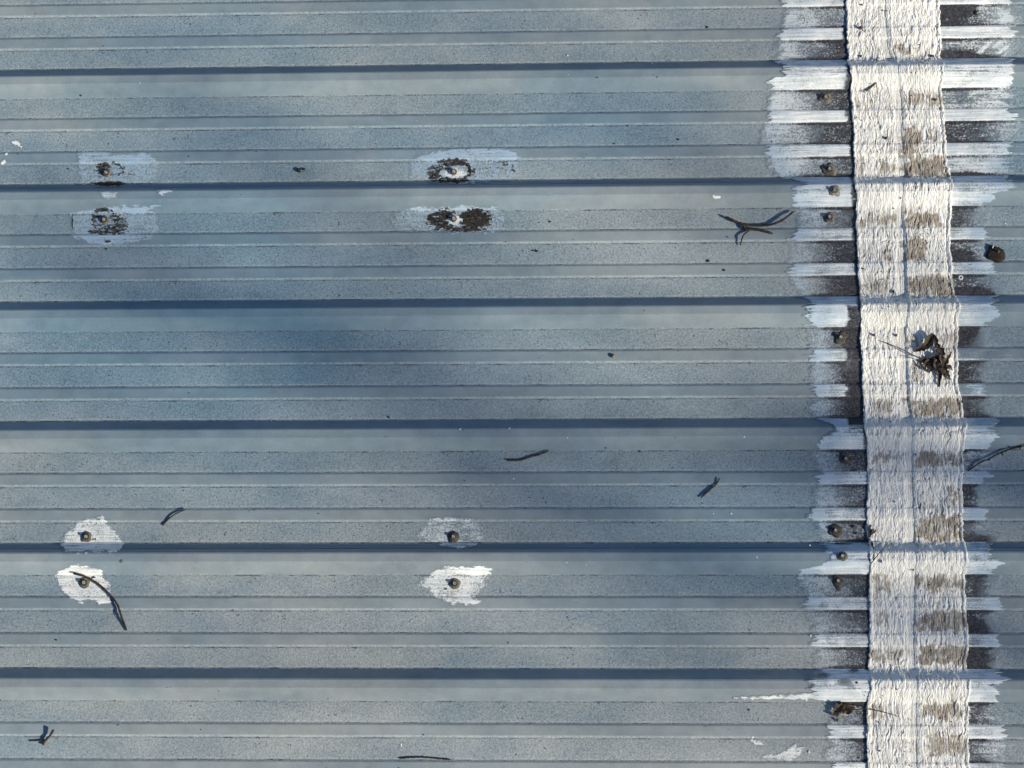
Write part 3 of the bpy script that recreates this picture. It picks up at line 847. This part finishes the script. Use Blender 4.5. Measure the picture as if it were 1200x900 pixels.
def screw(px, py, R_mm, label, group, style, seed, spiky=0.15, aspect=(1, 1), tail=None, lift=0.0012):
    rnd = random.Random(seed)
    spiky *= 0.75
    p = at_roof(px, py)
    # tilt with the surface it is driven into
    e = 0.006
    slope = (prof(p[1] + e) - prof(p[1] - e)) / (2 * e) * 0.3
    root = empty('roof_screw', (p[0], p[1], p[2] + lift))
    root.rotation_euler = (math.atan(slope), 0, 0)
    tag(root, label, 'screw', group)
    ph = [rnd.uniform(0, 6.28) for _ in range(6)]; am = [rnd.uniform(.3, 1) for _ in range(6)]
    r0 = R_mm / 1000

    def shape(a, r, z):
        s = 1 + spiky * sum(am[i] * math.sin((i + 2) * a + ph[i]) for i in range(5)) / 2.0 * (r / r0)
        if tail is not None:
            da = math.atan2(math.sin(a - tail[0]), math.cos(a - tail[0]))
            s += tail[1] * math.exp(-(da / 0.35) ** 2) * (r / r0) ** 2
        return s
    cm, hm = {'olive': (COLLAR, METAL), 'pale': (COLLAR_PALE, METAL), 'dark': (COLLAR_DARK, METAL), 'shiny': (COLLAR, METAL_SHINY)}[style]
    bm = ring_mesh([(r0, -0.0005), (r0 * .96, 0.0012), (r0 * .80, 0.0022), (r0 * .62, 0.0032), (r0 * .45, 0.0038), (0.0, 0.0038)], 28, shape)
    for v in bm.verts:
        v.co.x *= aspect[0]; v.co.y *= aspect[1]
        v.co.z += rnd.uniform(-.0003, .0005) if v.co.z > 0.001 else 0
    me = bpy.data.meshes.new('sealant_collar'); bm.to_mesh(me); bm.free()
    for f in me.polygons: f.use_smooth = True
    o = bpy.data.objects.new('sealant_collar', me); me.materials.append(cm); o.parent = root; COL.objects.link(o)
    w = 0.0078 if style != 'dark' else 0.0068
    bm = ring_mesh([(w, 0.0030), (w, 0.0052), (w * .9, 0.0058), (w * .66, 0.0052), (0, 0.0052)], 20, lambda a, r, z: 1)
    me = bpy.data.meshes.new('washer'); bm.to_mesh(me); bm.free()
    o = bpy.data.objects.new('washer', me); me.materials.append(COLLAR_DARK if style in ('olive', 'dark', 'shiny') else COLLAR); o.parent = root; COL.objects.link(o)
    h = 0.0042
    bm = ring_mesh([(h, 0.0055), (h, 0.0100), (h * .88, 0.0108), (h * .4, 0.0104), (0, 0.0104)], 6, lambda a, r, z: 1)
    me = bpy.data.meshes.new('hex_head'); bm.to_mesh(me); bm.free()
    o = bpy.data.objects.new('hex_head', me); me.materials.append(hm); o.parent = root; COL.objects.link(o)
    o.rotation_euler = (0, 0, rnd.uniform(0, 1))
    return root


G1 = 'screws in the painted patches'
screw(125, 203, 11, 'roof screw in the flaked pale blue patch at upper left above the rib', G1, 'olive', 1, .12, (1, .9))
screw(122.5, 258, 11.5, 'roof screw ringed by cracked dark sealant at upper left below the rib', G1, 'olive', 2, .12, (1, .9))
screw(532, 202, 8.5, 'roof screw in the white spot inside the thick dark outline', G1, 'pale', 3, .06)
screw(532, 257, 8.5, 'roof screw in the white spot on the dark worn oval patch', G1, 'pale', 4, .06)
screw(101.5, 629, 13.5, 'roof screw with olive sealant dome in the lower left white patch above the rib', G1, 'olive', 5, .10, (1, 1), (3.9, .25))
screw(99, 683, 14, 'roof screw with olive sealant dome touched by the long curved twig', G1, 'olive', 6, .06)
screw(531.5, 629, 14.5, 'roof screw with brown sealant dome in the greyish patch above the lower rib', G1, 'dark', 7, .12, (1, 1), (4.4, .3))
screw(533, 684, 14, 'roof screw with olive sealant dome in the white pointed patch', G1, 'olive', 8, .12)
G2 = 'screws in the brushed coat left of the strip'
screw(967.5, 115, 15, 'topmost roof screw left of the strip, in dark speckled paint', G2, 'olive', 11, .28, (1.1, .9), (2.9, .3), .002)
screw(972, 199, 17, 'roof screw left of the strip just above the second rib, white curl at its rim', G2, 'olive', 12, .25, (1.05, .95), (2.8, .3), .002)
screw(978, 223.5, 14, 'roof screw on white paint on top of the second rib beside the strip', G2, 'pale', 13, .16, (1.05, 1), (5.2, .25), .002)
screw(972, 255, 13.5, 'roof screw with square brown collar just below the second rib beside the strip', G2, 'olive', 14, .24, (1, 1), None, .002)
screw(985, 396, 16, 'roof screw half in the black tarry run beside the strip', G2, 'dark', 15, .28, (1, 1), (2.6, .3), .002)
screw(991, 538, 14, 'roof screw with pointed dark collar left of the strip, just below the fourth rib', G2, 'dark', 16, .3, (1, 1), (2.3, .5), .002)
screw(979, 622, 18, 'largest star shaped screw collar left of the strip, above the fifth rib', G2, 'dark', 17, .22, (1, .9), None, .002)
screw(987, 652, 13, 'roof screw with shiny centre on white paint on top of the fifth rib', G2, 'shiny', 18, .10, (1.05, .9), None, .002)
screw(982, 681, 15.5, 'roof screw with dark torn collar just below the fifth rib beside the strip', G2, 'dark', 19, .25, (.9, 1.1), (4.8, .3), .002)
screw(988, 833, 14, 'roof screw under dead leaf bits at the bottom beside the strip', G2, 'pale', 20, .25, (1.1, .9), None, .002)


# ------------------------------------------------------------------ twigs and litter
def catmull(P, n):
    P = np.asarray(P, float)
    Q = np.vstack([2 * P[0] - P[1], P, 2 * P[-1] - P[-2]])
    out = []
    for i in range(1, len(Q) - 2):
        for s in np.linspace(0, 1, n, endpoint=False):
            a, b, c, d = Q[i - 1], Q[i], Q[i + 1], Q[i + 2]
            out.append(0.5 * ((2 * b) + (-a + c) * s + (2 * a - 5 * b + 4 * c - d) * s * s + (-a + 3 * b - 3 * c + d) * s ** 3))
    out.append(Q[-2])
    return np.array(out)


def tube_mesh(name, P, r0, r1, seed=0, knob=0.18, sides=8, n=6):
    rnd = random.Random(seed)
    C = catmull(P, n)
    V, Fc = [], []
    m = len(C)
    for i in range(m):
        tan = C[min(i + 1, m - 1)] - C[max(i - 1, 0)]
        tan = Vector(tan).normalized()
        side = tan.cross(Vector((0, 0, 1)))
        if side.length < 1e-3: side = Vector((1, 0, 0))
        side.normalize(); up = side.cross(tan)
        r = (r0 + (r1 - r0) * i / (m - 1)) * (1 + knob * rnd.uniform(-1, 1))
        if i in (0, m - 1): r *= 0.7
        for s in range(sides):
            a = 2 * math.pi * s / sides
            rr = r * (1 + 0.1 * rnd.uniform(-1, 1))
            V.append(Vector(C[i]) + side * math.cos(a) * rr + up * math.sin(a) * rr)
    for i in range(m - 1):
        for s in range(sides):
            Fc.append((i * sides + s, i * sides + (s + 1) % sides, (i + 1) * sides + (s + 1) % sides, (i + 1) * sides + s))
    Fc.append(tuple(range(sides - 1, -1, -1))); Fc.append(tuple((m - 1) * sides + s for s in range(sides)))
    me = bpy.data.meshes.new(name)
    me.from_pydata([tuple(v) for v in V], [], Fc)
    for f in me.polygons: f.use_smooth = True
    return me


def path3(pts, heights, r, extra=0.0):
    """photo survey points + clearance above the roof (mm)"""
    out = []
    for (x, y), h in zip(pts, heights):
        out.append(at_roof(x, y, extra + r + h / 1000.0))
    return out


def twig(pts, heights, r0, r1, label, mat, seed, name='twig', cat='twig', group='loose twigs lying on the roof', extra=0.0, parts=(), knob=.18):
    P = path3(pts, heights, max(r0, r1), extra)
    root = link(name, tube_mesh(name, P, r0, r1, seed, knob), mat, None, P[len(P) // 2])
    tag(root, label, cat, group)
    for i, (nm, pp, hh, a, b) in enumerate(parts):
        Q = path3(pp, hh, max(a, b), extra)
        link(nm, tube_mesh(nm, Q, a, b, seed + 31 * i + 5, knob), mat, root)
    return root


z1 = lambda pts: zp(820, 220, 8.5714, pts)
twig(z1([(262, 290), (350, 335), (450, 370), (570, 382), (690, 375), (800, 340), (880, 290), (945, 238)]), [6, 4, 2.5, 1.5, 2.5, 6, 7, 3], .0034, .0024,
     'dark branching twig with three arms just left of the brushed coat', BARK, 1,
     parts=[('side_branch', z1([(440, 375), (455, 412), (540, 420), (640, 435), (735, 460)]), [3, 2, 1, 1, 1], .0036, .0030),
            ('side_branch', z1([(500, 428), (450, 465), (425, 510), (408, 580)]), [2, 5, 6, 2], .0022, .0016)])
twig(zp(560, 500, 3.75, [(130, 147), (185, 146), (235, 131), (275, 121), (312, 104)]), [1, .5, 1, 1, 1.5], .0024, .0018, 'straight knobbly twig near the centre below a rib', BARK, 2, knob=.3)
twig(zp(560, 500, 3.75, [(980, 312), (1025, 272), (1045, 255), (1063, 226)]), [2, 1.5, 2, 2.5], .0022, .0018, 'short diagonal twig between the centre and the brushed coat', BARK, 3,
     parts=[('bud', zp(560, 500, 3.75, [(1030, 268), (1024, 258)]), [2, 3], .0016, .001)])
twig(zp(50, 590, 6, [(843, 153), (890, 105), (940, 70), (1010, 40)]), [.5, 1.5, 3, 2], .0019, .0015, 'small curved twig at left, up and right of the white patches', BARK, 4)
twig(zp(50, 590, 6, [(215, 490), (300, 515), (360, 545), (420, 590), (480, 650), (525, 710), (550, 780), (592, 895)]), [9, 11, 8, 4.5, 3.5, 5, 6, .5], .0027, .0024,
     'long curved twig lying over a screw in the lower left white patch', BARK, 5, parts=[('loose_strand', zp(50, 590, 6, [(528, 715), (540, 752), (548, 800), (560, 830)]), [9, 11, 10, 7], .0008, .0006)])
z6 = lambda pts: zp(0, 740, 5.625, pts)
twig(z6([(352, 648), (332, 683), (302, 715), (284, 748)]), [9, 7, 3, 1], .0031, .0030, 'forked broken twig in the bottom left corner', BARK, 6,
     parts=[('side_branch', z6([(295, 718), (250, 718), (195, 721)]), [2, 1, 1], .0016, .0012)])
twig(zp(440, 840, 10, [(280, 488), (400, 478), (560, 475), (720, 488), (885, 502)]), [.5, 1, 1, .5, .5], .0016, .0016, 'thin straight dark twig at the bottom border', BARK_DARK, 7)
z8 = lambda pts: zp(1100, 500, 12, pts)
twig(z8([(410, 620), (500, 560), (600, 495), (700, 455), (800, 400), (900, 355), (1040, 305), (1200, 268), (1420, 215), (1700, 190)]), [1, 4, 6, 6, 5, 5, 5, 4, 5, 4], .0016, .0023,
     'budded twig right of the strip crossing the right border', BARK_DARK, 8,
     parts=[('bud', z8([(712, 450), (716, 480)]), [9, 7], .0018, .0010), ('bud', z8([(885, 365), (905, 408)]), [7, 6], .0022, .0014), ('bud', z8([(1045, 300), (1030, 280)]), [7, 9], .0018, .001), ('bud', z8([(1140, 290), (1150, 318)]), [5, 4], .0024, .0014)])
twig(zp(860, 800, 6, [(720, 182), (800, 192), (880, 188), (930, 185), (1000, 196), (1080, 214), (1165, 240)]), [6, 12, 12, 9, 5, 2, 1.5], .0010, .0008, 'wiry twig at the bottom reaching from a screw onto the strip', BARK_DARK, 9, extra=.003)
twig(zp(960, 600, 10, [(610, 600), (665, 532), (720, 462), (800, 375)]), [1, 2.5, 4, 3], .0014, .0006, 'fine dark stem lying on the left edge of the strip at the fifth rib', BARK_DARK, 10, extra=.004)
twig(zp(1000, 40, 10, [(155, 665), (205, 625), (272, 572)]), [1, 1.5, 1.5], .0026, .0016, 'stubby grey twig stuck in the top part of the strip', BARK_GREY, 11, extra=.0045,
     parts=[('side_branch', zp(1000, 40, 10, [(60, 668), (110, 662), (160, 655)]), [0, .5, .5], .0007, .0007), ('side_branch', zp(1000, 40, 10, [(205, 580), (180, 575)]), [1, .5], .0009, .0007)])


def blade(P, widths, thick, curl=0.4, seed=0):
    """tapered, cupped leaf piece with real thickness along a 3D path"""
    rnd = random.Random(seed)
    C = catmull(P, 4); m = len(C)
    wl = np.interp(np.linspace(0, 1, m), np.linspace(0, 1, len(widths)), widths)
    V, Fc = [], []
    for i in range(m):
        tan = Vector(C[min(i + 1, m - 1)] - C[max(i - 1, 0)]).normalized()
        side = tan.cross(Vector((0, 0, 1))).normalized()
        for s, (u, dz) in enumerate(((-1, curl), (-.4, .1), (0, -.05), (.4, .1), (1, curl * 0.7))):
            jit = 1 + rnd.uniform(-.45, .45)
            p = Vector(C[i]) + side * u * wl[i] * jit + Vector((0, 0, dz * wl[i] * jit))
            V.append(p)
        for s in range(5):
            V.append(V[-5] - Vector((0, 0, thick)))
    for i in range(m - 1):
        a, b = i * 10, (i + 1) * 10
        for s in range(4):
            Fc.append((a + s, a + s + 1, b + s + 1, b + s)); Fc.append((a + 5 + s + 1, a + 5 + s, b + 5 + s, b + 5 + s + 1))
        Fc.append((a, b, b + 5, a + 5)); Fc.append((a + 4, a + 9, b + 9, b + 4))
    Fc.append((0, 1, 2, 3, 4, 9, 8, 7, 6, 5)); e = (m - 1) * 10
    Fc.append((e + 4, e + 3, e + 2, e + 1, e, e + 5, e + 6, e + 7, e + 8, e + 9))
    me = bpy.data.meshes.new('leaf_blade'); me.from_pydata([tuple(v) for v in V], [], Fc)
    return me


zl = lambda pts: zp(1020, 370, 10, pts)
lc = at_roof(*zl([(780, 550)])[0], .008)
leafy = empty('dried_leaf', tuple(lc))
tag(leafy, 'crumpled brown dead leaf with a long thin stem lying on the strip', 'dead leaf')
for i, (pts, h, w) in enumerate((
        ([(510, 418), (580, 380), (660, 330), (740, 215)], [2, 6, 10, 14], (1.5, 6, 10, 3)),
        ([(740, 220), (770, 330), (820, 400), (850, 465)], [13, 12, 9, 7], (3, 6, 5, 4)),
        ([(830, 380), (830, 470), (800, 540), (770, 600)], [8, 8, 8, 6], (4, 6, 8, 4)),
        ([(560, 528), (660, 525), (760, 520), (880, 560)], [5, 7, 8, 8], (2, 7, 9, 6)),
        ([(640, 560), (720, 590), (800, 600), (900, 610)], [4, 7, 9, 6], (3, 8, 8, 3)),
        ([(850, 580), (890, 520), (945, 440)], [8, 13, 17], (5, 5, .7)),
        ([(780, 600), (800, 700), (800, 835)], [7, 6, 3], (6, 5, 1.5)),
        ([(850, 600), (890, 670), (940, 752)], [8, 7, 4], (7, 5, 1.2)),
        ([(560, 530), (620, 610), (700, 668)], [9, 8, 4], (1.5, 3, 1)),
        ([(760, 610), (700, 640), (690, 668)], [6, 4, 3], (4, 3, 1)),
        ([(640, 300), (690, 270), (735, 205)], [6, 12, 17], (2, 5, 1)), ([(690, 520), (650, 560), (640, 600)], [10, 8, 5], (3, 4, 1)), ([(850, 560), (830, 490), (850, 440)], [12, 14, 12], (4, 3, .6)),
        ([(880, 590), (930, 600), (960, 640)], [9, 8, 5], (4, 3, .6)), ([(790, 520), (760, 560), (770, 620)], [13, 14, 10], (3, 5, 2)), ([(820, 600), (860, 690), (870, 720)], [9, 7, 6], (3, 2.5, .6)))):
    P = path3(zl(pts), h, 0, .0045)
    link('leaf_blade', blade(P, [a * .00125 for a in w], .0006, .5, i), LEAF, leafy)
P = path3(zl([(100, 290), (230, 335), (350, 385), (470, 445), (580, 500)]), [1, 4, 7, 9, 9], .001, .0045)
link('leaf_stem', tube_mesh('leaf_stem', P, .0008, .0013, 4), BARK_DARK, leafy)
P = path3(zl([(380, 482), (470, 492), (560, 520)]), [2, 5, 7], .001, .0045)
link('leaf_stem', tube_mesh('leaf_stem', P, .0006, .0009, 5), BARK, leafy)

# dead leaf bits on the lowest screw
p = at_roof(985, 829, .008)
crumb = empty('leaf_scraps', tuple(p))
tag(crumb, 'torn dead leaf scraps heaped on the bottom screw beside the strip', 'dead leaf')
zc = lambda pts: zp(860, 800, 6, pts)
for i, (pts, h, w) in enumerate((([(715, 205), (740, 170), (775, 150)], [6, 9, 10], (3, 5, 1)), ([(770, 160), (820, 180), (850, 175)], [10, 9, 7], (2, 5, 1.5)), ([(712, 190), (705, 215), (730, 240)], [7, 6, 4], (2, 3, 1)),
                                 ([(760, 190), (800, 200), (790, 220)], [11, 11, 9], (2, 4, 1)), ([(720, 250), (728, 275)], [3, 2], (2, 1)))):
    link('leaf_scrap', blade(path3(zc(pts), h, 0, .002), [a * .002 for a in w], .0006, .5, 40 + i), LEAF, crumb)


def lump(name, px, py, rx, ry, rz, mat, label, cat, seed, extra=0.0, rot=0.0, power=2.0, group=None, parts=()):
    rnd = random.Random(seed)
    p = at_roof(px, py, extra)
    def build(cx, cy, a, b, c, sd):
        bm = bmesh.new(); bmesh.ops.create_icosphere(bm, subdivisions=3, radius=1)
        q = at_roof(cx, cy, extra)
        for v in bm.verts:
            n = v.co.copy()
            s = (abs(n.x) ** power + abs(n.y) ** power + abs(n.z) ** power) ** (-1 / power)
            n *= s
            k = 1 + 0.28 * (vnoise(n.x * 2.2 + sd * 3.3, n.y * 2.2 + n.z * 1.7, sd) - .5) + .16 * (vnoise(n.x * 6 + sd, n.y * 6 + n.z * 5, sd + 3) - .5)
            x, y = n.x * a * k, n.y * b * k
            v.co = Vector((q[0] + x * math.cos(rot) - y * math.sin(rot), q[1] + x * math.sin(rot) + y * math.cos(rot), q[2] + c * .75 + n.z * c * k))
        me = bpy.data.meshes.new(name); bm.to_mesh(me); bm.free()
        for f in me.polygons: f.use_smooth = True
        return me
    o = link(name, build(px, py, rx, ry, rz, seed), mat, None, p)
    tag(o, label, cat, group)
    for nm, cx, cy, a, b, c, m in parts:
        link(nm, build(cx, cy, a, b, c, seed + 5), m, o)
    return o


lump('bark_chip', 1166.5, 298.5, 0.0215, .0180, .0042, simple('charred_bark', (0.007, 0.006, 0.005), (0.022, 0.017, 0.014), 260, bump=.002), 'blackish square bark chip right of the strip below the second rib', 'bark chip', 3, .001, -.45, 3.6,
     parts=[('knot', 1169, 296, .003, .0025, .010, BARK_GREY), ('splinter', 1163, 290, .0012, .004, .006, RINGW)])
lump('seed_pod', 350.5, 200, .0052, .0062, .0045, simple('black_seed', (0.010, 0.009, 0.008), (0.06, 0.05, 0.035), 400), 'small black two lobed seed pod above a rib between the upper patches', 'seed pod', 5, .0005, .4,
     parts=[('small_lobe', 356.5, 198.6, .0038, .0030, .003, BARK_DARK)])
lump('pebble', 718.5, 417.5, .0056, .0052, .004, PEBBLE, 'tiny round grey pebble on the low rib near the centre', 'pebble', 6)
lump('droplet_blob', 142.5, 657.5, .0052, .0045, .0012, simple('grey_blob', (0.09, 0.10, 0.11), (0.14, 0.15, 0.155), 300), 'flat round grey blob on the rib between the lower left patches', 'blob', 7)
pk = lambda pts: zp(960, 600, 10, pts)
P = path3(pk([(600, 150), (590, 200), (600, 250), (580, 300)]), [3, 2, 1, 1], .001, .004)
fl = link('bark_flake', blade(P, [.002, .004, .005, .002], .0012, .4, 71), BARK_DARK, None, P[1])
tag(fl, 'dark torn bark flake lodged at the left edge of the strip above the fifth rib', 'bark flake')
link('splinter', blade(path3(pk([(600, 260), (630, 240), (670, 215)]), [2, 3, 2], .001, .004), [.001, .0035, .001], .001, .4, 72), BARK, fl)
link('splinter', blade(path3(pk([(580, 310), (610, 360), (640, 440)]), [2, 2, 1], .001, .004), [.002, .003, .0008], .001, .4, 73), BARK_DARK, fl)

# small pale ring lying on the coat right of the strip
p = at_roof(1125.8, 325.3, .0014)
bm = ring_mesh([(.0028, 0), (.0056, 0), (.0060, .0008), (.0054, .0016), (.0030, .0016), (.0026, .0008), (.0028, 0)], 24, lambda a, r, z: 1)
me = bpy.data.meshes.new('loose_washer'); bm.to_mesh(me); bm.free()
o = bpy.data.objects.new('loose_washer', me); me.materials.append(RINGW); o.location = tuple(p); COL.objects.link(o)
tag(o, 'small pale ring washer lying right of the strip below the bark chip', 'washer')

# loose grit, and white paint flecks
def crumbs(name, spots, mat, label, seed, flat):
    rnd = random.Random(seed)
    bm = bmesh.new()
    for x, y, d in spots:
        inside = 1004 < x < 1130
        q = at_roof(x, y, .0052 if inside else (.0012 if x > 920 else .0002))
        res = bmesh.ops.create_icosphere(bm, subdivisions=1, radius=1)
        a = rnd.uniform(0, 3.14); sx, sy = d * .00105 * rnd.uniform(.8, 1.5), d * .00105 * rnd.uniform(.5, 1)
        for v in res['verts']:
            c = v.co * rnd.uniform(.70, 1.2)
            v.co = Vector((q[0] + c.x * sx * math.cos(a) - c.y * sy * math.sin(a), q[1] + c.x * sx * math.sin(a) + c.y * sy * math.cos(a), q[2] + (c.z + .7) * d * .0007 * flat))
    me = bpy.data.meshes.new(name); bm.to_mesh(me); bm.free()
    tag(link(name, me, mat), label, kind='stuff')


rnd = random.Random(11)
spots = [(829, 32, 3), (795, 163.5, 3.2), (625, 294, 3), (629, 294.5, 3.4), (80.5, 198, 2.6), (125, 292, 3), (66, 750, 2.4), (95, 112, 3), (645, 260, 3), (736, 147.5, 2.4), (720, 168.5, 2.2), (700, 91, 2.2), (456, 489, 3), (710, 525, 2.5),
         (750, 529, 2.8), (830, 306, 3.2), (849, 317, 3), (853, 278, 2.6), (878, 832, 2.4), (1038, 162, 4.5), (1010, 6, 4), (1008, 33, 5), (1037, 13, 3), (1092, 66, 6), (1096, 117, 4), (1027, 70, 4), (1009, 66, 3), (1047, 342, 4), (1076, 349, 3), (1011, 315, 3), (1024, 393, 4), (1050, 393, 4), (1031, 880, 2.6), (1029, 846, 3),
         (1000, 617, 4), (1003, 625, 3.6), (1144, 15, 4), (1030, 68, 3), (904, 166, 2.4), (1004, 800, 3), (1070, 668, 3), (1033, 658, 3)]
for _ in range(170): spots.append((rnd.uniform(0, 1200), rnd.uniform(0, 900), rnd.uniform(.8, 1.5)))
for _ in range(60): spots.append((rnd.uniform(1004, 1125), rnd.uniform(0, 900), rnd.uniform(1.0, 2.2)))
crumbs('grit', spots, GRIT, 'dark grit and crumbs scattered over roof and strip', 12, 1.0)
flecks = [(597, 502, 2.2), (665, 65, 3), (887, 653, 2.6), (949, 639, 3), (602, 561, 2), (857, 602, 2.6), (539, 503, 3), (872, 512, 2.4), (665, 513, 2), (664, 659, 2.6), (687, 662, 2.4), (33, 774, 2.2), (470, 873, 2.6), (164, 97, 2.2), (1178, 262, 2.2), (948, 881, 2.4), (836, 602, 2), (755, 690, 1.6), (950, 745, 2.4)]
for _ in range(60): flecks.append((rnd.uniform(0, 930), rnd.uniform(0, 900), rnd.uniform(.6, 1.1)))
crumbs('paint_flecks', flecks, simple('white_fleck', (0.6, 0.62, 0.62), (0.78, 0.79, 0.78), 400), 'tiny white paint flecks scattered over the bare roof', 13, .5)

# ------------------------------------------------------------------ ground and an unseen tree added to thin the low sun over the roof
GROUND_Z = -4.2
g = NT('grass_ground')
gm = g.out(g.mix(g.step(g.noise(3, 5, 0.6), -0.5, 0.5), (0.05, 0.07, 0.03), (0.10, 0.10, 0.05)), 0.9, 0.1)
me = bpy.data.meshes.new('ground')
me.from_pydata([(-300, -300, GROUND_Z), (300, -300, GROUND_Z), (300, 300, GROUND_Z), (-300, 300, GROUND_Z)], [], [(0, 1, 2, 3)])
tag(link('ground', me, gm), 'grassy ground far below the roof', kind='structure')
TREE_D = 25.0
sv = np.array(S)


def build_tree():
    rnd = np.random.RandomState(5)
    centre = np.array([-0.1, 0.1, 0.0]) + sv * TREE_D
    base = Vector((centre[0] + 0.6, centre[1] + 0.5, GROUND_Z))
    root = empty('added_shade_tree', base)
    tag(root, 'thin crowned leafy tree added out of view to cast soft shade on the roof', 'tree')
    top = Vector(centre)
    P = [base, base + Vector((.1, .05, 4)), base + Vector((-.1, 0, 8)), Vector((centre[0] + .3, centre[1] + .2, centre[2] - 1.2)), Vector((centre[0] + .1, centre[1] - .1, centre[2] - .2))]
    link('trunk', tube_mesh('trunk', P, .24, .05, 3, .06, 10, 6), BARK_GREY, root)
    # leaf clusters, thick and thin: offsets across the crown, seen along the light
    e1 = np.array([-math.sin(-SUN_AZ), math.cos(SUN_AZ), 0.0])
    e2 = np.cross(sv, e1)
    if e2[2] < 0: e2 = -e2
    clumps = []
    for px, py, rx, ry, d in SHADE_CLUMPS:
        p = at(px, py) + sv * TREE_D
        clumps.append((p, rx, ry, d))
    V, Fc = [], []
    tips = []
    for p, rx, ry, d in clumps:
        depth = rnd.uniform(-1.0, 1.0)
        c = p + sv * depth
        tips.append(c)
        n = int(d * rx * ry * 3.14 / 0.0026 * 1.35)
        for _ in range(n):
            a, b = rnd.normal(0, .5, 2)
            q = c + e1 * a * ry + e2 * b * rx + sv * rnd.normal(0, .35)
            ax = rnd.normal(0, 1, 3); ax /= np.linalg.norm(ax)
            bx = np.cross(ax, rnd.normal(0, 1, 3)); bx /= np.linalg.norm(bx)
            L, W = rnd.uniform(.035, .06), rnd.uniform(.016, .028)
            k = len(V)
            V += [q - ax * L, q + bx * W, q + ax * L, q - bx * W]
            Fc.append((k, k + 1, k + 2, k + 3))
    me = mesh_np('crown', np.array(V), np.array(Fc))
    lm = simple('tree_leaves', (0.04, 0.07, 0.02), (0.09, 0.12, 0.04), 30, .6)
    tag(link('crown', me, lm, root), kind='stuff')
    start = Vector((centre[0] + .2, centre[1] + .1, centre[2] - 1.6))
    for i, c in enumerate(tips):
        mid = (start + Vector(c)) * .5 + Vector((0, 0, .15))
        link('branch', tube_mesh('branch', [start, mid, Vector(c)], .03, .006, 50 + i, .1, 6, 4), BARK_GREY, root)


# leaf clumps set along the sun's rays to shade chosen roof spots: (x, y, half width, half height in m, density)
SHADE_CLUMPS = [(385, 405, .42, .32, .50), (540, 465, .24, .22, .26), (170, 330, .30, .22, .34), (700, 605, .20, .20, .36), (620, 590, .26, .20, .26), (250, 150, .30, .18, .30),
          (720, 150, .30, .18, .30), (800, 40, .26, .14, .24), (930, 330, .18, .26, .08), (1160, 400, .22, .26, .10), (60, 600, .22, .18, .16), (700, 690, .3, .16, .16),
          (-800, 300, .5, .4, .3), (-850, 700, .5, .4, .3), (2250, 300, .5, .4, .4), (2300, 700, .5, .4, .4), (600, -350, .5, .3, .4), (1100, -400, .4, .3, .4), (100, -350, .5, .3, .4), (2300, 0, .5, .4, .5), (600, 1350, .5, .3, .4), (1100, 1350, .4, .3, .4)]
build_tree()
